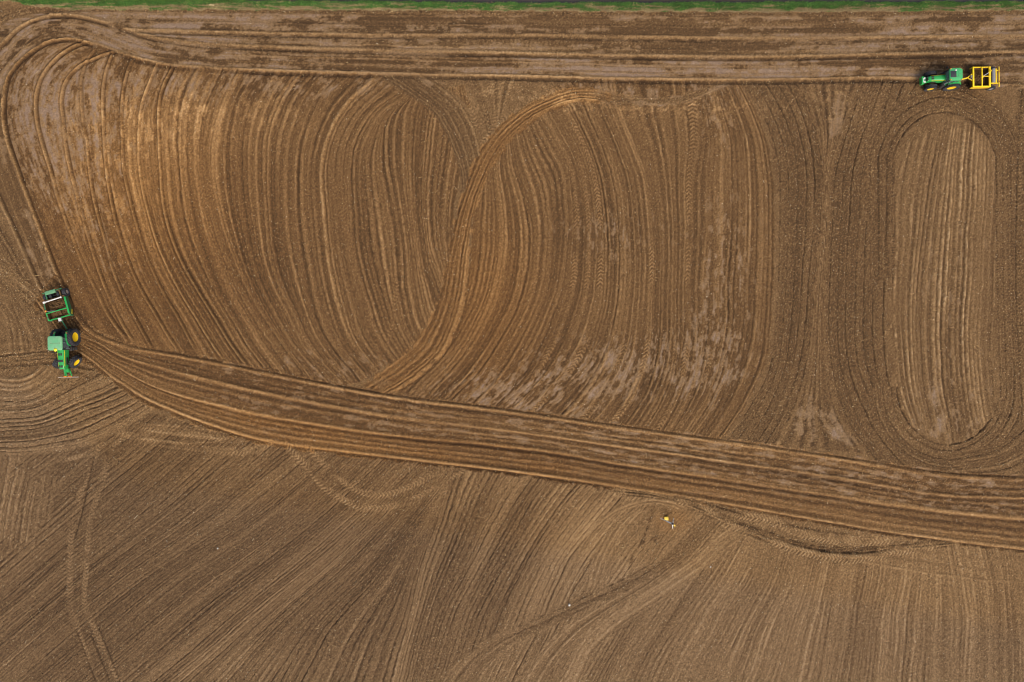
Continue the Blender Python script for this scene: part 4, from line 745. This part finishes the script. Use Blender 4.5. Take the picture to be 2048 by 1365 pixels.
def scraper_yellow(loc, rz, hitch):
    root = thing('land_scraper', 'bright yellow open framed earth scraper hitched behind smaller tractor', 'scraper', loc, rz, 'earth scrapers behind the tractors')
    W = 1.19; XF = 2.62; XR = 0.55
    for s in (1, -1):
        pl = MB().poly([(XR-0.1, 0.58), (XR-0.1, 0.92), (XR+0.4, 1.02), (XF-0.1, 0.98), (XF+0.1, 0.8), (XF+0.08, 0.46), (XF-0.5, 0.42), (XR+0.4, 0.50)], 0.09, 'Y', s*W).build('side_plate', 'yellow_frame', root)
        MB().poly([(XR-0.06, 0.35), (XR-0.06, 0.57), (XR+0.4, 0.495), (XF-0.5, 0.415), (XF+0.05, 0.455), (XF+0.05, 0.35), (XF-0.6, 0.05), (XR+0.5, 0.05)], 0.075, 'Y', s*(W-0.004)).build('lower_side', 'mud', pl)
        MB().bar((XR-0.1, s*W, 1.04), (XF+0.05, s*W, 1.04), 0.09 if s < 0 else 0.16, 0.10, bev=0.02).build('top_rail', 'yellow', pl)
        MB().poly([(XR, 0.12), (XR, 0.90), (XR+0.4, 0.98), (XF-0.1, 0.94), (XF-0.1, 0.35), (XF-0.6, 0.10), (XR+0.5, 0.10)], 0.03, 'Y', s*(W-0.065)).build('side_liner', 'mud', pl)
    MB().box((1.5, 0, 0.10), (1.7, 2*W-0.12, 0.06)).build('bucket_floor', 'mud', root)
    MB().bar((XF, -W-0.05, 1.02), (XF, W+0.05, 1.02), 0.19, 0.20, bev=0.03).build('front_beam', 'yellow', root)
    MB().bar((XF-0.15, -W+0.1, 0.70), (XF-0.15, W-0.1, 0.70), 0.10, 0.5).build('gate', 'mud', root)
    MB().bar((XF-1.02, -W, 1.12), (XF-1.02, W, 1.12), 0.12, 0.12, bev=0.02).box((XF-1.02, 0.02, 1.17), (0.2, 0.3, 0.16), bev=0.03).build('cross_beam', 'yellow', root)
    MB().bar((XR+0.06, -W-0.04, 1.06), (XR+0.06, W+0.1, 1.06), 0.21, 0.18, bev=0.03).build('rear_beam', 'yellow', root)
    MB().poly([(0.50, 0.12), (0.40, 0.6), (0.42, 0.95), (0.50, 0.95), (0.49, 0.6), (0.62, 0.12)], 2*W-0.12, 'Y', 0).build('back_wall', 'mud', root)
    MB().bar((XF-1.05, 0.0, 1.22), (XR, 0.0, 1.20), 0.10, 0.10, bev=0.02).build('centre_bar', 'yellow_frame', root)
    cy = MB().tube((XF-1.1, -0.02, 1.32), (XF-1.75, -0.42, 1.34), 0.045, 10).build('cylinder_rod', 'silver', root)
    MB().tube((XF-1.7, -0.40, 1.34), (XR+0.05, -0.66, 1.34), 0.085, 12).build('cylinder_barrel', 'yellow', cy)
    MB().tube((0.10, -0.98, 0.98), (0.10, 0.72, 0.98), 0.22, 20).build('roller', 'grey', root)
    MB().box((-0.22, -0.12, 1.0), (0.13, 1.78, 0.10), bev=0.02).build('scraper_strip', 'yellow', root)
    MB().bar((-0.58, -1.24, 1.0), (-0.58, 1.22, 1.0), 0.12, 0.12, bev=0.02).build('rear_bar', 'yellow_frame', root)
    for y in (-0.80, 0.78): MB().bar((XR, y, 1.0), (-0.58, y, 0.96), 0.10, 0.10).build('rear_arm', 'yellow', root)
    for y in (-1.16, 1.18): add_wheel(root, (0.02, y, 0.46), 0.46, 0.34, 0.24, 12, -1 if y < 0 else 1, 'silver', lug=0.02)
    MB().tube((0.02, -1.2, 0.46), (0.02, 1.2, 0.46), 0.07, 10).build('axle', 'black', root)
    h = Vector(hitch)
    MB().bar((XF+0.02, -0.46, 0.98), (XF+0.55, 0, 0.80), 0.11, 0.11, bev=0.02).bar((XF+0.02, 0.46, 0.98), (XF+0.55, 0, 0.80), 0.11, 0.11, bev=0.02).bar((XF+0.5, 0, 0.80), h, 0.13, 0.12, bev=0.02).build('drawbar', 'yellow', root)
    vb = MB().box((XF+0.22, -0.10, 1.05), (0.16, 0.2, 0.16), bev=0.02).tube((XF+0.3, 0.1, 0.95), (XF+0.3, 0.1, 1.2), 0.05).path([(XF+0.2, 0.12, 1.1), (XF+0.1, 0.3, 1.05), (XF+0.4, 0.2, 0.9)], 0.025, 6).build('valve_block', 'grey', root)
    for s in (1, -1): MB().box((-0.60, s*0.62, 1.10), (0.06, 0.12, 0.08), bev=0.015).build('tail_light', 'red', root)
    return root
# headings from plan: rear wheels -> hitch
def local(pt, loc, rz):
    d = Vector((pt[0]-loc[0], pt[1]-loc[1], 0)); d.rotate(Matrix.Rotation(-rz, 3, 'Z')); return (d.x, d.y, pt[2])
lA = (wx(117.5), wy(590.0), 0.0); rA = math.atan2(-51.0, 14.5)
hA = local((wx(143.4), wy(690.6-16.5-0+16.4), 0.55), lA, rA)
pA = tA.location + Vector((math.cos(math.radians(-88.8)), math.sin(math.radians(-88.8)), 0))*(-1.02)
sA = scraper_green(lA, rA, local((pA.x, pA.y, 0.64), lA, rA))
lB = (wx(1977.0), wy(160.4), 0.0); rB = math.radians(180.6)
pB = tB.location + Vector((math.cos(math.radians(181.5)), math.sin(math.radians(181.5)), 0))*(-0.86)
sB = scraper_yellow(lB, rB, local((pB.x, pB.y, 0.54), lB, rB))
def at_local(loc, rz, x, y, z): return (loc[0] + x*math.cos(rz) - y*math.sin(rz), loc[1] + x*math.sin(rz) + y*math.cos(rz), z)
soil_heap('soil_load', 'loose brown soil lying in the green scraper bucket', at_local(lA, rA, 1.72, 0, 0), rA, 2.2, 2.44, 0.5, 3, 0.58)
soil_heap('soil_load', 'loose brown soil lying in the yellow scraper bucket', at_local(lB, rB, 1.55, 0, 0), rB, 1.9, 2.2, 0.30, 9, 0.30)

# --- survey tripod, case and marker
tp = (wx(1338.3), wy(1040.5)); zt = 1.72
tr = thing('survey_tripod', 'white legged survey tripod standing on bare soil beside yellow case', 'tripod', (tp[0], tp[1], 0.0))
for (fx, fy) in ((1321, 1037), (1347.3, 1037.2), (1345.3, 1057.5)):
    f = Vector((wx(fx)-tp[0], wy(fy)-tp[1], 0.02)); top = Vector((f.x*0.06, f.y*0.06, zt-0.06)); mid = f.lerp(top, 0.48)
    lg = MB().bar(mid.lerp(f, 0.02), top, 0.14, 0.07, bev=0.01).bar(f.lerp(mid, 0.04), mid.lerp(top, 0.12), 0.075, 0.05).build('leg', 'white', tr)
    MB().tube(f + Vector((0, 0, -0.04)), f.lerp(mid, 0.08), 0.02, 8, 0.045).build('foot_spike', 'white', lg)
    MB().box(mid, (0.13, 0.13, 0.10), bev=0.02).build('leg_clamp', 'dark_roof', lg)
MB().lathe([(0.05, zt-0.1), (0.13, zt-0.08), (0.14, zt-0.02), (0.05, zt)], seg=18, ax='Z').build('head', 'grey', tr)
ins = MB().lathe([(0.06, zt), (0.10, zt+0.02), (0.11, zt+0.16), (0.08, zt+0.20), (0.075, zt+0.30), (0.02, zt+0.32)], seg=18, ax='Z').build('laser_transmitter', 'dark_roof', tr)
MB().path([(0.11, 0, zt+0.05), (0.14, 0, zt+0.3), (-0.14, 0, zt+0.3), (-0.11, 0, zt+0.05)], 0.018, 7).build('handle', 'dark_roof', ins)
def case(name, label, cat, px, py, d, rz):
    o = thing(name, label, cat, (wx(px), wy(py), 0.03), rz)
    MB().box((0, 0, d[2]*0.32), (d[0], d[1], d[2]*0.64), bev=0.03).build('tray', 'case', o)
    ld = MB().box((0, 0, d[2]*0.83), (d[0]*1.01, d[1]*1.01, d[2]*0.34), bev=0.035).build('lid', 'case', o)
    for s in (-1, 1): MB().box((s*d[0]*0.18, 0, d[2]*1.005), (d[0]*0.08, d[1]*0.7, d[2]*0.05), bev=0.004).build('lid_rib', 'case', ld)
    MB().path([(-0.08, -d[1]/2-0.01, d[2]*0.5), (-0.07, -d[1]/2-0.06, d[2]*0.5), (0.07, -d[1]/2-0.06, d[2]*0.5), (0.08, -d[1]/2-0.01, d[2]*0.5)], 0.014, 6).build('handle', 'black', o)
    for s in (-1, 1): MB().box((s*d[0]*0.32, -d[1]/2-0.008, d[2]*0.66), (0.05, 0.03, 0.07), bev=0.006).build('latch', 'black', o)
    return o
case('equipment_case', 'square yellow equipment case on bare soil next to tripod', 'case', 1332.0, 1036.8, (0.50, 0.46, 0.24), 0.05)
case('small_yellow_box', 'tiny yellow box lying on soil below the tripod', 'box', 1348.5, 1051.0, (0.27, 0.16, 0.12), -0.75)

# --- stones and scrap that stand out singly
def rock(name, label, cat, px, py, r, mat, seed, sc=(1, 1, 0.7), rz=0.0):
    b = MB(); o = bmesh.ops.create_icosphere(b.bm, subdivisions=2, radius=r); rr_ = random.Random(seed)
    for v in o['verts']: v.co *= rr_.uniform(0.8, 1.15); v.co.x *= sc[0]; v.co.y *= sc[1]; v.co.z *= sc[2]
    z, _ = ground_z(px, py); ob = b.build(name, mat, None, False); ob.location = (wx(px), wy(py), float(z) + r*sc[2]*0.55); ob.rotation_euler = (0, 0, rz); tag(ob, label, cat); return ob
rock('stone', 'bright white stone alone on the pale field left of the tripod', 'stone', 1138.5, 1210, 0.15, 'stone', 1, (1, 1.25, 0.8))
rock('stone', 'small white stone among the diagonal lines in lower left field', 'stone', 435.5, 1097, 0.11, 'stone', 2)
rock('stone', 'pale stone in the field right of the tripod, below the diagonal track', 'stone', 1421, 1134, 0.09, 'stone', 4)
z_, _ = ground_z(424, 11)
pk = MB().box((0, 0, 0.04), (0.62, 0.16, 0.05), rz=-0.12, bev=0.008).build('plank', 'wood', None); pk.location = (wx(424.5), wy(11.5), float(z_)+0.05); tag(pk, 'pale broken plank lying on the green verge', 'plank')

# ------------------------------------------------------------------ clods, straw, verge grass, ditch
def mass(name, verts, faces_n, per, mats, mat_idx=None, label=None):
    me = bpy.data.meshes.new(name); nv = len(verts); nf = len(faces_n)
    me.vertices.add(nv); me.vertices.foreach_set('co', verts.astype(np.float32).ravel())
    me.loops.add(nf*per); me.loops.foreach_set('vertex_index', faces_n.astype(np.int32).ravel())
    me.polygons.add(nf); me.polygons.foreach_set('loop_start', np.arange(0, nf*per, per, dtype=np.int32))
    try: me.polygons.foreach_set('loop_total', np.full(nf, per, np.int32))
    except Exception: pass
    if mat_idx is not None: me.polygons.foreach_set('material_index', mat_idx.astype(np.int32))
    me.update(calc_edges=True)
    for q in mats: me.materials.append(q)
    o = bpy.data.objects.new(name, me); COL.objects.link(o); o['kind'] = 'stuff'
    if label: o['label'] = label
    return o
def plain(name, c, rough=0.9, spec=0.2, sub=0.0):
    m, t, b = node_mat(name); tc = t.nodes.new('ShaderNodeTexCoord'); n = t.nodes.new('ShaderNodeTexNoise'); n.inputs['Scale'].default_value = 0.9; n.inputs['Detail'].default_value = 4
    t.links.new(tc.outputs['Object'], n.inputs['Vector']); r = t.nodes.new('ShaderNodeValToRGB'); e = r.color_ramp.elements
    e[0].position = 0.32; e[0].color = (*[q*0.62 for q in c], 1); e[1].position = 0.68; e[1].color = (*[min(1, q*1.3) for q in c], 1)
    t.links.new(n.outputs[0], r.inputs[0]); t.links.new(r.outputs[0], b.inputs['Base Color']); b.inputs['Roughness'].default_value = rough; b.inputs['Specular IOR Level'].default_value = spec
    return m
def pick(n, seed, power, base=0.05, lo=0):
    r = np.random.default_rng(seed); px = np.empty(0); py = np.empty(0)
    while len(px) < n:
        x = r.uniform(-40, 2090, n*3); y = r.uniform(22, 1410, n*3); z, i = ground_z(x, y)
        k = (r.random(n*3) < base + np.clip(CL[i]*(1-SMc[i]), 0, 1.4)**power*0.6) & (GR[i] < 0.2); px = np.concatenate([px, x[k]]); py = np.concatenate([py, y[k]])
    return px[:n], py[:n], r
# clods: squashed octahedra, mostly where the soil is freshly turned
n = 26000; px, py, r = pick(n, 5, 2.2, 0.0); z, _ = ground_z(px, py)
s = 0.026 + 0.05*r.random(n)**3; oc = np.array([[1, 0, 0], [0, 1, 0], [-1, 0, 0], [0, -1, 0], [0, 0, 1], [0, 0, -1]], float)
jit = r.uniform(0.65, 1.25, (n, 6, 1)); v = oc[None]*jit*s[:, None, None]; a = r.uniform(0, 6.28, n); ca, sa = np.cos(a)[:, None], np.sin(a)[:, None]
vx = v[..., 0]*ca - v[..., 1]*sa; vy_ = v[..., 0]*sa + v[..., 1]*ca
V = np.stack([vx + wx(px)[:, None], vy_ + wy(py)[:, None], v[..., 2]*0.75 + z[:, None] + s[:, None]*0.35], 2).reshape(-1, 3)
F = np.array([[0, 1, 4], [1, 2, 4], [2, 3, 4], [3, 0, 4], [1, 0, 5], [2, 1, 5], [3, 2, 5], [0, 3, 5]])
FF = (F[None] + (np.arange(n)*6)[:, None, None]).reshape(-1, 3)
mi = np.repeat(r.choice([0, 1, 2], n, p=[0.5, 0.35, 0.15]), 8)
mass('soil_clods', V, FF, 3, [plain('dark_clod', (0.060, 0.037, 0.019)), plain('brown_clod', (0.13, 0.085, 0.045)), plain('dry_clod', (0.27, 0.19, 0.11))], mi, 'small clods scattered over the turned soil')
# straw and stalk flecks: thin three-sided splinters
n = 30000; px, py, r = pick(n, 6, 1.5, 0.07); z, _ = ground_z(px, py)
ln = 0.022 + 0.046*r.random(n)**1.5 + 0.30*(r.random(n) > 0.996)*r.random(n); wd = 0.012 + 0.017*r.random(n); a = r.uniform(0, 6.28, n); up = r.uniform(-0.1, 0.25, n)
tx, ty_ = np.cos(a), np.sin(a); cx_, cy_ = wx(px), wy(py)
V = np.empty((n, 6, 3))
for e, sg in ((0, -1), (1, 1)):
    ex = cx_ + sg*ln*tx; ey = cy_ + sg*ln*ty_; ez = z + 0.03 + sg*up*ln
    V[:, e*3+0] = np.stack([ex - ty_*wd, ey + tx*wd, ez], 1); V[:, e*3+1] = np.stack([ex + ty_*wd, ey - tx*wd, ez], 1); V[:, e*3+2] = np.stack([ex, ey, ez + wd*1.2], 1)
F = np.array([[0, 3, 5, 2], [1, 2, 5, 4], [0, 1, 4, 3]])
FF = (F[None] + (np.arange(n)*6)[:, None, None]).reshape(-1, 4)
mi = np.repeat(r.choice([0, 1, 2], n, p=[0.5, 0.35, 0.15]), 3)
mass('straw_litter', V.reshape(-1, 3), FF, 4, [plain('straw', (0.46, 0.33, 0.16)), plain('dull_straw', (0.30, 0.21, 0.11)), plain('bleached_straw', (0.66, 0.57, 0.40))], mi, 'short straw and stalk pieces strewn over the soil')
# verge grass: tapered blades, green with dry tufts
def blades(name, n, seed, ylo, yhi, mask, hmin, hmax, mats, probs, label):
    r = np.random.default_rng(seed); X = []; Y = []
    while sum(map(len, X)) < n:
        x = r.uniform(-60, 2110, n*2); y = r.uniform(ylo, yhi, n*2); zz, i = ground_z(x, y); k = r.random(n*2) < mask(i, x, y); X.append(x[k]); Y.append(y[k])
    px = np.concatenate(X)[:n]; py = np.concatenate(Y)[:n]; z, i = ground_z(px, py)
    h = r.uniform(hmin, hmax, n); wd = r.uniform(0.010, 0.022, n); a = r.uniform(0, 6.28, n); ln = r.uniform(0.2, 1.0, n)*h
    bx, by = wx(px), wy(py); tx, ty_ = np.cos(a), np.sin(a)
    V = np.stack([np.stack([bx - ty_*wd, by + tx*wd, z-0.02], 1), np.stack([bx + ty_*wd, by - tx*wd, z-0.02], 1), np.stack([bx + tx*ln*0.4 + ty_*wd*0.8, by + ty_*ln*0.4 - tx*wd*0.8, z + h*0.65], 1), np.stack([bx + tx*ln*0.4 - ty_*wd*0.8, by + ty_*ln*0.4 + tx*wd*0.8, z + h*0.65], 1), np.stack([bx + tx*ln, by + ty_*ln, z + h], 1)], 1).reshape(-1, 3)
    o5 = (np.arange(n)*5)[:, None]; FF = np.concatenate([np.array([[0, 1, 2]]) + o5, np.array([[0, 2, 3]]) + o5, np.array([[3, 2, 4]]) + o5], 1).reshape(-1, 3)
    dry = fbm(px/30, py/3.0, 133) - 0.05*(np.interp(px, [0, 512, 1024, 1536, 2048], [16, 18, 21, 24, 19]) - py - 8) > r.normal(0.13, 0.14, n)
    mi = np.repeat(np.where(dry, len(mats)-1, r.choice(len(mats)-1, n, p=probs)), 3)
    return mass(name, V, FF, 3, mats, mi, label)
blades('verge_grass', 60000, 8, -14, 26, lambda i, x, y: np.clip(GR[i] - DI[i] - FARN[i], 0, 1), 0.06, 0.20, [plain('grass', (0.090, 0.200, 0.040)), plain('deep_grass', (0.045, 0.130, 0.024)), plain('young_grass', (0.12, 0.23, 0.04)), plain('dry_grass', (0.33, 0.25, 0.12))], [0.5, 0.3, 0.2], 'strip of short green grass between field and ditch')
blades('bank_grass', 26000, 9, -40, 8, lambda i, x, y: np.clip(FARN[i] + 0.10*DI[i], 0, 1), 0.15, 0.45, [plain('olive_grass', (0.11, 0.10, 0.03)), plain('brown_grass', (0.14, 0.085, 0.04)), plain('dead_reed', (0.36, 0.28, 0.14))], [0.5, 0.5], 'rough dry grass on the far ditch bank')
# ditch water
xs = np.arange(-60, 2121, 12.0); up_ = np.interp(xs, [0, 900, 1250, 1500, 2048], [40, 26, 7, 6, 14]); dd = np.interp(xs, [-300, 250, 512, 800, 1024, 1536, 2048, 2400], [-12, -8, 1.5, 3.0, 5.5, 4.5, 2.5, 2.5])
Vw = np.concatenate([np.stack([wx(xs), wy(dd+3), np.full_like(xs, -0.42)], 1), np.stack([wx(xs), wy(dd-up_-4), np.full_like(xs, -0.42)], 1)]); k = len(xs)
Fw = np.stack([np.arange(k-1), np.arange(1, k), np.arange(k+1, 2*k), np.arange(k, 2*k-1)], 1)
m, t, b = node_mat('ditch_water'); b.inputs['Base Color'].default_value = (0.055, 0.046, 0.043, 1); b.inputs['Roughness'].default_value = 0.16; b.inputs['Specular IOR Level'].default_value = 0.5
nn = t.nodes.new('ShaderNodeTexNoise'); nn.inputs['Scale'].default_value = 3.0; bb = t.nodes.new('ShaderNodeBump'); bb.inputs['Strength'].default_value = 0.35; bb.inputs['Distance'].default_value = 0.1; t.links.new(nn.outputs[0], bb.inputs['Height']); t.links.new(bb.outputs[0], b.inputs['Normal'])
wo = mass('ditch_water', Vw, Fw, 4, [m]); wo['kind'] = 'structure'
